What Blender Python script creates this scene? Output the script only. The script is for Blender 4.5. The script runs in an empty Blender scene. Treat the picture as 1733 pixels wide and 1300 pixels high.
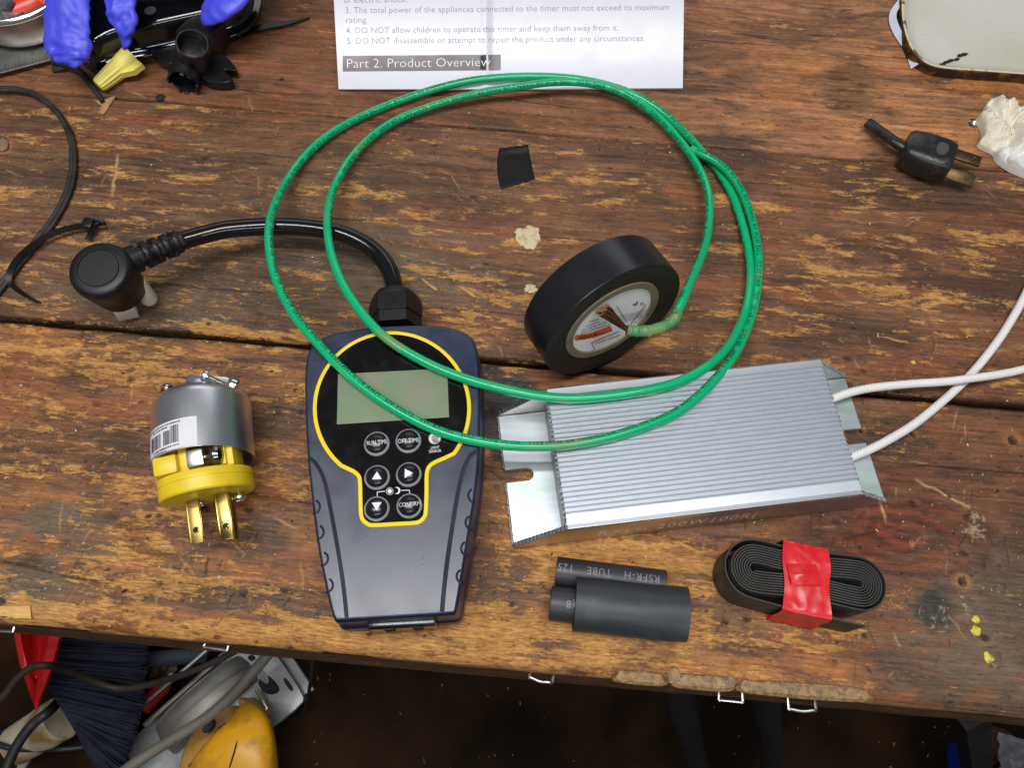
import bpy, bmesh, math, random
import numpy as np
from mathutils import Vector, Matrix, noise

random.seed(7)
MM = 0.001
sc = bpy.context.scene
col = sc.collection

# ------------------------------------------------------------------ camera, world, lamps, exposure
F_PX, TILT, CAM_H = 1300.0, math.radians(24.0), 0.337
cam_d = bpy.data.cameras.new('camera')
cam = bpy.data.objects.new('camera', cam_d)
col.objects.link(cam)
cam.location = (0, 0, CAM_H)
cam.rotation_euler = (TILT, 0, 0)
cam_d.sensor_width = 36.0
cam_d.lens = F_PX / 1733.0 * 36.0
cam_d.clip_start, cam_d.clip_end = 0.01, 50
sc.camera = cam

world = bpy.data.worlds.new('World')
sc.world = world
world.use_nodes = True
bg = world.node_tree.nodes['Background']
bg.inputs['Color'].default_value = (0.80, 0.88, 1.0, 1)
bg.inputs['Strength'].default_value = 0.13

def area(name, loc, target, sx, sy, power, colour):
    d = bpy.data.lights.new(name, 'AREA')
    d.shape, d.size, d.size_y, d.energy, d.color = 'RECTANGLE', sx, sy, power, colour
    o = bpy.data.objects.new(name, d)
    col.objects.link(o)
    o.location = loc
    o.rotation_euler = (Vector(target) - Vector(loc)).to_track_quat('-Z', 'Y').to_euler()
    return o
area('shop_tube', (-0.15, -0.08, 1.45), (-0.15, -0.02, 0), 1.25, 0.05, 10.2, (1.0, 0.985, 0.96))
area('shop_tube', (-0.15, 0.11, 1.45), (-0.15, 0.10, 0), 1.25, 0.06, 10.2, (1.0, 0.985, 0.96))
area('shop_tube', (0.15, -1.05, 1.30), (0, 0.1, 0), 1.25, 0.06, 7.0, (1.0, 0.99, 0.97))
area('rear_sheen_light', (0.1, 2.5, 1.55), (0, 0.2, 0), 2.2, 0.9, 9.0, (0.92, 0.96, 1.0))  # unseen light added behind the bench for gloss on leaflet and tray

vs = sc.view_settings
vs.view_transform, vs.look, vs.exposure, vs.gamma = 'Standard', 'None', 0.0, 1.0
vs.use_curve_mapping = False
sc.render.engine = 'CYCLES'
sc.cycles.use_denoising = True
sc.cycles.max_bounces = 8

# ------------------------------------------------------------------ helpers
R_ = Vector((1, 0, 0))
F_ = Vector((0, math.sin(TILT), -math.cos(TILT)))
U_ = Vector((0, math.cos(TILT), math.sin(TILT)))
EYE = Vector((0, 0, CAM_H))

def ray(u, v):
    return R_ * ((u - 866.5) / F_PX) - U_ * ((v - 650) / F_PX) + F_

def P(u, v, z=0.0):
    """measured point of the photograph -> place in the scene at height z (mm)"""
    d = ray(u, v)
    return EYE + d * ((z * MM - CAM_H) / d.z)

def PP(u, v, pt, n):
    d = ray(u, v)
    return EYE + d * ((pt - EYE).dot(n) / d.dot(n))

def s2l(r, g, b):
    f = lambda c: (c / 255 / 12.92) if c / 255 <= 0.04045 else ((c / 255 + 0.055) / 1.055) ** 2.4
    return (f(r), f(g), f(b))

def frame(o, zdir, xhint=Vector((1, 0, 0))):
    z = Vector(zdir).normalized()
    x = Vector(xhint); x = (x - z * x.dot(z)).normalized()
    y = z.cross(x)
    return Matrix(((x.x, y.x, z.x, o[0]), (x.y, y.y, z.y, o[1]), (x.z, y.z, z.z, o[2]), (0, 0, 0, 1)))

def catmull(pts, n=8, closed=False):
    pts = [Vector(p) for p in pts]
    N, out = len(pts), []
    segs = N if closed else N - 1
    for i in range(segs):
        g = lambda k: pts[k % N] if closed else pts[max(0, min(N - 1, k))]
        p0, p1, p2, p3 = g(i - 1), g(i), g(i + 1), g(i + 2)
        for k in range(n):
            t = k / n
            out.append(0.5 * ((2 * p1) + (p2 - p0) * t + (2 * p0 - 5 * p1 + 4 * p2 - p3) * t * t + (3 * p1 - p0 - 3 * p2 + p3) * t ** 3))
    if not closed:
        out.append(pts[-1].copy())
    return out

def chaikin(pts, it=2):
    pts = [Vector(p) for p in pts]
    for _ in range(it):
        o = []
        for i in range(len(pts)):
            a, b = pts[i], pts[(i + 1) % len(pts)]
            o += [a * 0.75 + b * 0.25, a * 0.25 + b * 0.75]
        pts = o
    return pts

def area2(poly):
    return 0.5 * sum(poly[i][0] * poly[(i + 1) % len(poly)][1] - poly[(i + 1) % len(poly)][0] * poly[i][1] for i in range(len(poly)))

def inset(poly, d):
    """poly: list of (x,y) counter-clockwise; move every vertex inwards by d metres"""
    n, out = len(poly), []
    for i in range(n):
        a, b, c = Vector(poly[i - 1][:2]), Vector(poly[i][:2]), Vector(poly[(i + 1) % n][:2])
        e1, e2 = (b - a), (c - b)
        if e1.length < 1e-9: e1 = e2
        if e2.length < 1e-9: e2 = e1
        e1, e2 = e1.normalized(), e2.normalized()
        n1, n2 = Vector((-e1.y, e1.x)), Vector((-e2.y, e2.x))
        m = n1 + n2
        m = n1 if m.length < 1e-6 else m.normalized()
        k = max(0.5, m.dot(n1))
        out.append(b + m * (d / k))
    return out

def ccw(poly):
    return list(poly) if area2(poly) > 0 else list(reversed(poly))

class Geo:
    def __init__(s):
        s.v, s.f, s.uv = [], [], []
    def add(s, v, f, uv=None):
        o = len(s.v)
        s.v += [Vector(p) for p in v]
        s.f += [tuple(i + o for i in q) for q in f]
        s.uv += uv if uv else [None] * len(f)
        return s
    def box(s, size, M=Matrix(), bev=0.0, seg=2):
        bm = bmesh.new()
        bmesh.ops.create_cube(bm, size=1.0)
        for v in bm.verts: v.co = Vector((v.co.x * size[0], v.co.y * size[1], v.co.z * size[2]))
        if bev > 0: bmesh.ops.bevel(bm, geom=bm.edges[:], offset=bev, segments=seg, affect='EDGES', profile=0.5)
        bm.verts.index_update()
        s.add([M @ v.co for v in bm.verts], [[v.index for v in f.verts] for f in bm.faces])
        bm.free(); return s
    def tube(s, path, r, seg=12, cap=True, flat=1.0, up=None, closed=False):
        """r: number or list; flat: height/width ratio; up: keep section upright"""
        n = len(path); path = [Vector(p) for p in path]
        rr = r if isinstance(r, (list, tuple)) else [r] * n
        rings, L, prev = [], 0.0, None
        lens = []
        for i in range(n):
            if closed: t = path[(i + 1) % n] - path[i - 1]
            else: t = path[min(n - 1, i + 1)] - path[max(0, i - 1)]
            t = t.normalized() if t.length > 1e-12 else Vector((0, 0, 1))
            if up is not None:
                x = t.cross(Vector(up)); x = x.normalized() if x.length > 1e-6 else Vector((1, 0, 0)); y = x.cross(t)
            else:
                if prev is None:
                    h = Vector((0, 0, 1)) if abs(t.z) < 0.9 else Vector((0, 1, 0))
                    x = t.cross(h).normalized()
                else:
                    x = (prev - t * prev.dot(t)).normalized()
                prev = x; y = x.cross(t)
            if i: L += (path[i] - path[i - 1]).length
            lens.append(L)
            rings.append([path[i] + x * (rr[i] * math.cos(2 * math.pi * k / seg)) + y * (rr[i] * flat * math.sin(2 * math.pi * k / seg)) for k in range(seg)])
        V = [p for rg in rings for p in rg]; Fc, UV = [], []
        for i in range(n if closed else n - 1):
            j = (i + 1) % n
            for k in range(seg):
                k2 = (k + 1) % seg
                Fc.append((i * seg + k, i * seg + k2, j * seg + k2, j * seg + k))
                l0, l1 = lens[i], lens[j] if j else lens[i] + 0.001
                UV.append(((l0, k / seg), (l0, (k + 1) / seg), (l1, (k + 1) / seg), (l1, k / seg)))
        if cap and not closed:
            Fc.append(tuple(reversed(range(seg)))); UV.append(None)
            Fc.append(tuple((n - 1) * seg + k for k in range(seg))); UV.append(None)
        return s.add(V, Fc, UV)
    def lathe(s, prof, M=Matrix(), n=40, cap0=True, cap1=True, a0=0.0, a1=2 * math.pi):
        full = abs(a1 - a0 - 2 * math.pi) < 1e-6
        m = n if full else n + 1
        V, Fc, UV = [], [], []
        prof = [(max(r, 2e-5), h) for r, h in prof]
        for (r, h) in prof:
            for k in range(m):
                a = a0 + (a1 - a0) * k / n
                V.append(M @ Vector((r * math.cos(a), r * math.sin(a), h)))
        for i in range(len(prof) - 1):
            for k in range(n):
                k2 = (k + 1) % m
                Fc.append((i * m + k, i * m + k2, (i + 1) * m + k2, (i + 1) * m + k))
                UV.append(((k / n, i), (((k + 1) / n), i), ((k + 1) / n, i + 1), (k / n, i + 1)))
        if full and cap0 and prof[0][0] > 1e-9: Fc.append(tuple(reversed(range(m)))); UV.append(None)
        if full and cap1 and prof[-1][0] > 1e-9: Fc.append(tuple((len(prof) - 1) * m + k for k in range(m))); UV.append(None)
        return s.add(V, Fc, UV)
    def rings(s, rings, cap0=True, cap1=True, closed=True):
        m = len(rings[0]); V = [p for r in rings for p in r]; Fc = []
        for i in range(len(rings) - 1):
            for k in range(m if closed else m - 1):
                k2 = (k + 1) % m
                Fc.append((i * m + k, i * m + k2, (i + 1) * m + k2, (i + 1) * m + k))
        if cap0: Fc.append(tuple(reversed(range(m))))
        if cap1: Fc.append(tuple((len(rings) - 1) * m + k for k in range(m)))
        return s.add(V, Fc)
    def slab(s, poly, prof, M=None, cap0=True, cap1=True):
        """outline (x,y) carried through (inset, z) steps, all metres"""
        poly = ccw([Vector(p[:2]) for p in poly])
        rg = []
        for d, z in prof:
            q = inset(poly, d) if d else poly
            rg.append([Vector((p[0], p[1], z)) if M is None else M @ Vector((p[0], p[1], z)) for p in q])
        return s.rings(rg, cap0, cap1)
    def sheet(s, fn, nu, nv, thick=None):
        V = [fn(i / nu, j / nv) for j in range(nv + 1) for i in range(nu + 1)]
        Fc = [(j * (nu + 1) + i, j * (nu + 1) + i + 1, (j + 1) * (nu + 1) + i + 1, (j + 1) * (nu + 1) + i) for j in range(nv) for i in range(nu)]
        UV = [((i / nu, j / nv), ((i + 1) / nu, j / nv), ((i + 1) / nu, (j + 1) / nv), (i / nu, (j + 1) / nv)) for j in range(nv) for i in range(nu)]
        if thick:
            N = len(V); t = Vector(thick)
            V = V + [Vector(p) - t for p in V]
            Fc2 = [tuple(reversed([q + N for q in f])) for f in Fc]
            ed = [j * (nu + 1) for j in range(nv + 1)], [j * (nu + 1) + nu for j in range(nv + 1)], list(range(nu + 1)), [nv * (nu + 1) + i for i in range(nu + 1)]
            sf = []
            for q, e in enumerate(ed):
                for a, b in zip(e[:-1], e[1:]):
                    sf.append((a, b, b + N, a + N) if q in (1, 2) and False else (a, a + N, b + N, b))
            Fc = Fc + Fc2 + sf; UV = UV + UV + [None] * len(sf)
        return s.add(V, Fc, UV)
    def etube(s, path, w, h, seg=20, amp=0.0, freq=60.0, seed=0.0, power=1.0):
        n = len(path); rg = []
        for i in range(n):
            t = (Vector(path[min(n - 1, i + 1)]) - Vector(path[max(0, i - 1)])); t.normalize()
            x = t.cross(Vector((0, 0, 1))).normalized(); y = x.cross(t)
            r = []
            for k in range(seg):
                a = 2 * math.pi * k / seg
                ca, sa = math.cos(a), math.sin(a)
                sa = math.copysign(abs(sa) ** power, sa)
                p = Vector(path[i]) + x * (w[i] * ca) + y * (h[i] * sa)
                if amp:
                    q = p * freq + Vector((seed, seed * 1.7, 0))
                    d = (1 - abs(noise.noise(q)) * 2) * 0.6 + noise.noise(q * 2.3) * 0.4
                    d += .5 * (1 - abs(noise.noise(q * 3.1 + Vector((3, 1, 4)))) * 3)
                    p += (x * ca + y * sa * 1.2) * (amp * d * min(1, w[i] / .008))
                r.append(p)
            rg.append(r)
        return s.rings(rg)
    def ico(s, c, r, sub=2, disp=None):
        bm = bmesh.new(); bmesh.ops.create_icosphere(bm, subdivisions=sub, radius=1.0)
        rr = r if isinstance(r, (tuple, list, Vector)) else (r, r, r)
        bm.verts.index_update(); V = []
        for v in bm.verts:
            k = 1.0 if disp is None else disp(v.co)
            V.append(Vector(c) + Vector((v.co.x * rr[0] * k, v.co.y * rr[1] * k, v.co.z * rr[2] * k)))
        s.add(V, [[v.index for v in f.verts] for f in bm.faces]); bm.free(); return s
    def build(s, name, mat, parent=None, org=None, sharp=35, smooth=True, **kw):
        o = mesh_obj(name, s.v, s.f, mat, parent, org, sharp, smooth, s.uv)
        if kw: tag(o, **kw)
        return o

ORG = {}
def mesh_obj(name, V, Fc, mat, parent=None, org=None, sharp=35, smooth=True, uv=None):
    me = bpy.data.meshes.new(name)
    if org is None:
        org = ORG[parent.name] if parent else Vector((sum(p[0] for p in V) / len(V), sum(p[1] for p in V) / len(V), min(p[2] for p in V)))
    org = Vector(org)
    me.from_pydata([tuple(Vector(p) - org) for p in V], [], [tuple(f) for f in Fc])
    if uv and any(u is not None for u in uv):
        lay = me.uv_layers.new(name='UVMap')
        for poly, u in zip(me.polygons, uv):
            if u:
                for li, c in zip(poly.loop_indices, u): lay.data[li].uv = c
    bm = bmesh.new(); bm.from_mesh(me)
    bmesh.ops.recalc_face_normals(bm, faces=bm.faces[:]); bm.to_mesh(me); bm.free()
    if smooth:
        me.polygons.foreach_set('use_smooth', [True] * len(me.polygons))
        if sharp < 180: me.set_sharp_from_angle(angle=math.radians(sharp))
    me.materials.append(mat); me.update()
    o = bpy.data.objects.new(name, me); col.objects.link(o)
    if parent: o.parent = parent
    else: o.location = org
    ORG[o.name] = org
    return o

def tag(o, label=None, cat=None, group=None, kind=None):
    for k, v in (('label', label), ('category', cat), ('group', group), ('kind', kind)):
        if v: o[k] = v
    return o

def thing(name, label, cat, loc, group=None):
    o = bpy.data.objects.new(name, None); col.objects.link(o)
    o.location = loc; o.empty_display_size = 0.01
    ORG[o.name] = Vector(loc)
    return tag(o, label, cat, group)

def text_geo(s, spacing=1.0, cuts=0, xcuts=0, word=1.0, thin=0.0):
    """-> verts in a box 0..w by 0..1 (cap height 1), faces, w"""
    cu = bpy.data.curves.new('lettering', 'FONT')
    cu.body, cu.size, cu.resolution_u = s, 1.0, 2
    cu.space_character, cu.space_word, cu.offset = spacing, word, -thin
    ob = bpy.data.objects.new('lettering', cu); col.objects.link(ob)
    dg = bpy.context.evaluated_depsgraph_get(); dg.update()
    me = bpy.data.meshes.new_from_object(ob.evaluated_get(dg))
    bpy.data.objects.remove(ob); bpy.data.curves.remove(cu)
    bm = bmesh.new(); bm.from_mesh(me); bpy.data.meshes.remove(me)
    K = 1 / 0.70
    for v in bm.verts: v.co = Vector((v.co.x * K, v.co.y * K, 0))
    w = max([v.co.x for v in bm.verts] + [1e-6])
    for i in range(cuts):
        y = -0.2 + 1.3 * (i + 0.5) / cuts
        bmesh.ops.bisect_plane(bm, geom=bm.verts[:] + bm.edges[:] + bm.faces[:], plane_co=(0, y, 0), plane_no=(0, 1, 0))
    for i in range(xcuts):
        x = w * (i + 0.5) / xcuts
        bmesh.ops.bisect_plane(bm, geom=bm.verts[:] + bm.edges[:] + bm.faces[:], plane_co=(x, 0, 0), plane_no=(1, 0, 0))
    bm.verts.index_update()
    V = [v.co.copy() for v in bm.verts]; Fc = [[v.index for v in f.verts] for f in bm.faces]
    bm.free()
    return V, Fc, w

def text_px(g, s, p0, p1, h, fn, cuts=0, spacing=1.0, flip=False, xcuts=0, word=1.0, thin=0.0):
    """letters of cap height h along the baseline p0-p1; fn places a measured point on its surface"""
    V, Fc, w = text_geo(s, spacing, cuts, xcuts, word, thin)
    a, b = Vector(p0), Vector(p1); d = (b - a) / w
    n = Vector((d.y, -d.x)).normalized() * h
    if flip: n = -n
    g.add([fn(*(a + d * v.x + n * v.y)) for v in V], Fc)

# ------------------------------------------------------------------ materials
def mat(name, c, rough=0.5, metal=0.0, var=0.12, vscale=120.0, bump=0.0, bscale=400.0, spec=0.5, coat=0.0, c2=None, c2scale=40.0, c2lo=0.5, c2hi=0.65,
        trans=0.0, alpha=1.0, sss=0.0, rvar=0.1, stretch=(1, 1, 1), scratch=0.0, scol=(0.6, 0.6, 0.6)):
    m = bpy.data.materials.new(name); m.use_nodes = True
    nt = m.node_tree; N = nt.nodes; L = nt.links
    b = N['Principled BSDF']
    tc = N.new('ShaderNodeTexCoord'); mp = N.new('ShaderNodeMapping'); mp.inputs['Scale'].default_value = stretch
    L.new(tc.outputs['Object'], mp.inputs['Vector'])
    def nz(scale, detail=4):
        n = N.new('ShaderNodeTexNoise'); n.inputs['Scale'].default_value = scale; n.inputs['Detail'].default_value = detail
        L.new(mp.outputs['Vector'], n.inputs['Vector']); return n
    n1 = nz(vscale)
    rmp = N.new('ShaderNodeMapRange'); rmp.inputs['To Min'].default_value = 1 - var; rmp.inputs['To Max'].default_value = 1 + var
    rmp.inputs['From Min'].default_value = 0.3; rmp.inputs['From Max'].default_value = 0.7
    L.new(n1.outputs['Fac'], rmp.inputs['Value'])
    mul = N.new('ShaderNodeVectorMath'); mul.operation = 'SCALE'; mul.inputs[0].default_value = c
    L.new(rmp.outputs['Result'], mul.inputs['Scale'])
    out = mul.outputs['Vector']
    if c2 is not None:
        n2 = nz(c2scale, 6)
        r2 = N.new('ShaderNodeMapRange'); r2.inputs['From Min'].default_value = c2lo; r2.inputs['From Max'].default_value = c2hi
        L.new(n2.outputs['Fac'], r2.inputs['Value'])
        mx = N.new('ShaderNodeMix'); mx.data_type = 'RGBA'
        L.new(r2.outputs['Result'], mx.inputs['Factor']); L.new(out, mx.inputs['A']); mx.inputs['B'].default_value = (*c2, 1)
        out = mx.outputs['Result']
    if scratch:
        ms = N.new('ShaderNodeMapping'); ms.inputs['Scale'].default_value = (60, 900, 60); ms.inputs['Rotation'].default_value = (0, 0, 0.9)
        L.new(tc.outputs['Object'], ms.inputs['Vector'])
        ns = N.new('ShaderNodeTexNoise'); ns.inputs['Scale'].default_value = 1.0; ns.inputs['Detail'].default_value = 3
        L.new(ms.outputs['Vector'], ns.inputs['Vector'])
        rs = N.new('ShaderNodeMapRange'); rs.inputs['From Min'].default_value = 0.66; rs.inputs['From Max'].default_value = 0.75; rs.inputs['To Max'].default_value = scratch
        L.new(ns.outputs['Fac'], rs.inputs['Value'])
        mx = N.new('ShaderNodeMix'); mx.data_type = 'RGBA'
        L.new(rs.outputs['Result'], mx.inputs['Factor']); L.new(out, mx.inputs['A']); mx.inputs['B'].default_value = (*scol, 1)
        out = mx.outputs['Result']
    L.new(out, b.inputs['Base Color'])
    nr = nz(vscale * 0.6, 5)
    rr = N.new('ShaderNodeMapRange'); rr.inputs['From Min'].default_value = 0.3; rr.inputs['From Max'].default_value = 0.7
    rr.inputs['To Min'].default_value = max(0.02, rough * (1 - rvar * 2)); rr.inputs['To Max'].default_value = min(1, rough * (1 + rvar * 2))
    L.new(nr.outputs['Fac'], rr.inputs['Value']); L.new(rr.outputs['Result'], b.inputs['Roughness'])
    b.inputs['Metallic'].default_value = metal
    b.inputs['Specular IOR Level'].default_value = spec
    b.inputs['Coat Weight'].default_value = coat; b.inputs['Coat Roughness'].default_value = 0.08
    b.inputs['Transmission Weight'].default_value = trans
    b.inputs['Alpha'].default_value = alpha
    if sss:
        b.inputs['Subsurface Weight'].default_value = sss; b.inputs['Subsurface Radius'].default_value = (0.002, 0.002, 0.002)
        b.inputs['Subsurface Scale'].default_value = 0.5
    if bump:
        nb = nz(bscale, 5); bp = N.new('ShaderNodeBump'); bp.inputs['Strength'].default_value = bump; bp.inputs['Distance'].default_value = 0.0006
        L.new(nb.outputs['Fac'], bp.inputs['Height']); L.new(bp.outputs['Normal'], b.inputs['Normal'])
    return m

# ------------------------------------------------------------------ the workbench: three old planks
_rng = np.random.default_rng(11)
_T = _rng.random((256, 256)).astype(np.float32)
def vnoise(x, y, s=0):
    x = x + s * 17.31; y = y + s * 29.77
    xi, yi = np.floor(x).astype(np.int64), np.floor(y).astype(np.int64)
    fx, fy = (x - xi).astype(np.float32), (y - yi).astype(np.float32)
    fx = fx * fx * (3 - 2 * fx); fy = fy * fy * (3 - 2 * fy)
    x0, x1, y0, y1 = xi & 255, (xi + 1) & 255, yi & 255, (yi + 1) & 255
    return (_T[y0, x0] * (1 - fx) + _T[y0, x1] * fx) * (1 - fy) + (_T[y1, x0] * (1 - fx) + _T[y1, x1] * fx) * fy
def fbm(x, y, s=0, oct=4):
    t, a, n = 0, 0.5, 0
    for k in range(oct):
        t = t + a * vnoise(x * 2 ** k + y * 0.37 * k, y * 2 ** k - x * 0.21 * k * 0, s + k * 3); n += a; a *= 0.55
    return t / n
def sstep(lo, hi, x):
    t = np.clip((x - lo) / (hi - lo), 0, 1); return t * t * (3 - 2 * t)

AL = math.radians(-5.5); CA, SA = math.cos(AL), math.sin(AL)
def to_ab(x, y): return x * CA + y * SA, -x * SA + y * CA           # mm
def ab_xy(a, b): return a * CA - b * SA, a * SA + b * CA
def uv_ab(u, v):
    p = P(u, v, 0); return to_ab(p.x * 1000, p.y * 1000)
def line_ab(p, q):
    a0, b0 = to_ab(*p); a1, b1 = to_ab(*q); k = (b1 - b0) / (a1 - a0)
    return lambda a: b0 + k * (a - a0)
S1 = line_ab((-296.7, 337.4), (280.2, 276.8))
S2 = line_ab((-255.5, 185.5), (242.6, 137.8))
FR = line_ab((-215.9, 40.5), (206, 4.2))

# marks that belong to the wood: place in the photo, half-axes along/across the grain (mm), kind, strength
MARKS = [
 (95, 890, 22, 10, 'g', .85), (60, 990, 26, 10, 'g', .8), (150, 935, 16, 8, 'g', .7), (470, 905, 14, 6, 'd', .6), (320, 945, 12, 6, 'd', .7), (640, 1075, 20, 3, 'r', .5), (430, 1010, 40, 3, 'r', .5), (250, 1030, 50, 3, 'r', .45), (1230, 1150, 50, 3, 'r', .4),
 # dark oily grime
 (90, 300, 50, 14, 'd', .35), (330, 330, 60, 12, 'd', .3), (640, 450, 60, 28, 'g', .55), (250, 500, 60, 16, 'g', .55), (700, 300, 50, 14, 'd', .5),
 (470, 720, 14, 12, 'd', .8), (240, 760, 20, 10, 'd', .7), (850, 700, 16, 22, 'k', .9), (845, 655, 14, 8, 'd', .6), (1240, 250, 22, 12, 'd', .7),
 (1600, 330, 40, 12, 'd', .7), (1690, 490, 50, 14, 'd', .6), (1620, 830, 60, 30, 'd', .45), (1690, 1080, 40, 40, 'g', .7), (1300, 300, 18, 8, 'd', .5),
 (400, 1010, 16, 7, 'd', .7), (700, 1090, 22, 5, 'd', .5), (1085, 1110, 16, 6, 'd', .7), (60, 960, 14, 9, 'd', .7), (330, 960, 10, 8, 'd', .5),
 (1580, 1030, 8, 7, 'k', .9), (1545, 1140, 22, 10, 'd', .7), (930, 1095, 12, 5, 'k', .6), (240, 560, 50, 4, 'd', .4), (1500, 790, 40, 24, 'd', .5),
 (1720, 800, 30, 60, 'd', .35), (560, 700, 8, 16, 'd', .6), (460, 880, 10, 8, 'd', .5), (1180, 900, 20, 8, 'd', .4), (130, 640, 30, 5, 'd', .4), (1440, 560, 40, 12, 'd', .4),
 (820, 930, 8, 40, 'd', .3), (880, 1000, 8, 30, 'd', .25), (470, 1000, 8, 30, 'd', .3), (1220, 1090, 40, 8, 'd', .45), (830, 220, 40, 10, 'd', .35), (160, 190, 60, 10, 'r', .4),
 # bare, worn-through wood
 (80, 330, 90, 5, 'p', .16), (300, 300, 60, 4, 'p', .14), (300, 395, 40, 8, 'p', .18), (560, 320, 60, 5, 'p', .16), (990, 320, 60, 12, 'p', .12), (150, 620, 70, 8, 'p', .16),
 (200, 960, 60, 16, 'p', .16), (620, 1085, 120, 8, 'p', .2), (1050, 940, 50, 16, 'p', .2), (860, 1080, 50, 16, 'p', .2), (60, 1035, 18, 6, 'p', .5), (1180, 1080, 60, 10, 'p', .12),
 (820, 500, 20, 20, 'p', .08), (1550, 500, 60, 6, 'p', .12), (1420, 510, 50, 8, 'p', .12), (1640, 885, 9, 9, 'w', .7), (1600, 1025, 30, 12, 'w', .30),
  (430, 560, 60, 3, 'p', .16), (1240, 340, 30, 4, 'p', .15), (760, 460, 40, 8, 'p', .12), (1660, 420, 60, 8, 'p', .1), (370, 760, 40, 30, 'p', .07), (130, 850, 60, 30, 'p', .08),
 # red heartwood and the knot
 (1530, 905, 44, 21, 'n', 1.0), (1420, 1100, 40, 6, 'r', .6), (620, 225, 40, 5, 'r', .5), (80, 230, 70, 9, 'r', .5), (1300, 480, 50, 12, 'r', .35), (160, 690, 60, 8, 'r', .45),
 (260, 910, 50, 7, 'r', .45), (700, 410, 50, 4, 'r', .5), (1260, 1000, 40, 8, 'r', .4), (1550, 1175, 24, 4, 'r', .6), (500, 1085, 60, 4, 'r', .35), (1320, 1125, 40, 6, 'o', .6), (1120, 1120, 24, 4, 'o', .6),
 (330, 140, 70, 26, 'r', .15), (470, 200, 50, 10, 'r', .15), (1400, 130, 60, 40, 'o', .3), (1640, 140, 40, 10, 'o', .7), (1600, 230, 60, 14, 'o', .3), (1500, 620, 40, 12, 'r', .3),
]
CUTS = []
_r = random.Random(5)
for _ in range(380):                                                # knife and saw cuts across the front boards
    u, v = _r.uniform(0, 1733), _r.choice([_r.uniform(880, 1160), _r.uniform(640, 1160), _r.uniform(560, 1000)])
    a, b = uv_ab(u, v); L = _r.uniform(2.5, 13); t = _r.gauss(1.45, 0.3)
    CUTS.append((a, b, a + L * math.cos(t), b + L * math.sin(t), _r.uniform(0.22, 0.42), _r.choice([-.55, -.8, -.45, .3])))
for _ in range(150):                                                # scratches anywhere
    u, v = _r.uniform(0, 1733), _r.uniform(120, 1100)
    a, b = uv_ab(u, v); L = _r.uniform(2, 14); t = _r.gauss(0, 0.5) if _r.random() < .6 else _r.uniform(0, 3.1)
    CUTS.append((a, b, a + L * math.cos(t), b + L * math.sin(t), _r.uniform(0.2, 0.4), _r.choice([-.4, .3, .35, .25])))
for u0, v0, u1, v1, w, s in ((1190, 905, 1380, 925, .7, -.8), (1380, 925, 1520, 890, .5, -.6), (1550, 812, 1640, 860, .5, .6), (1485, 845, 1500, 880, .5, .5), (965, 880, 1000, 990, .5, -.6),
                             (1060, 880, 1080, 960, .4, -.5), (440, 620, 435, 640, .5, -.5), (780, 955, 770, 1010, .6, -.6), (945, 1000, 925, 1060, .5, -.6), (1090, 1080, 1100, 1130, .5, -.7),
                             (20, 205, 190, 175, .5, -.6), (1000, 260, 1180, 275, .4, -.5), (560, 460, 700, 470, .4, -.5), (200, 260, 190, 330, .7, .5)):
    CUTS.append((*uv_ab(u0, v0), *uv_ab(u1, v1), w, s))
DENTS = [(_r.uniform(0, 1733), _r.uniform(640, 1150) if _r.random() < .75 else _r.uniform(200, 640), _r.choice([.5, .6, .8, 1.0, 1.5]), _r.uniform(.4, 1)) for _ in range(230)]
HOLES = [(1545, 735, 1.6), (1715, 745, 2.6), (1458, 728, 1.4), (450, 565, 1.2), (270, 870, 1.6), (560, 1010, 1.2), (1200, 760, 1.4), (8, 250, 2.2), (1225, 575, 1.2), (1630, 985, 2.2), (500, 660, 1.2), (255, 1070, 1.5), (1395, 1010, 1.3), (890, 215, .9), (1290, 160, .9)]

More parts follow.
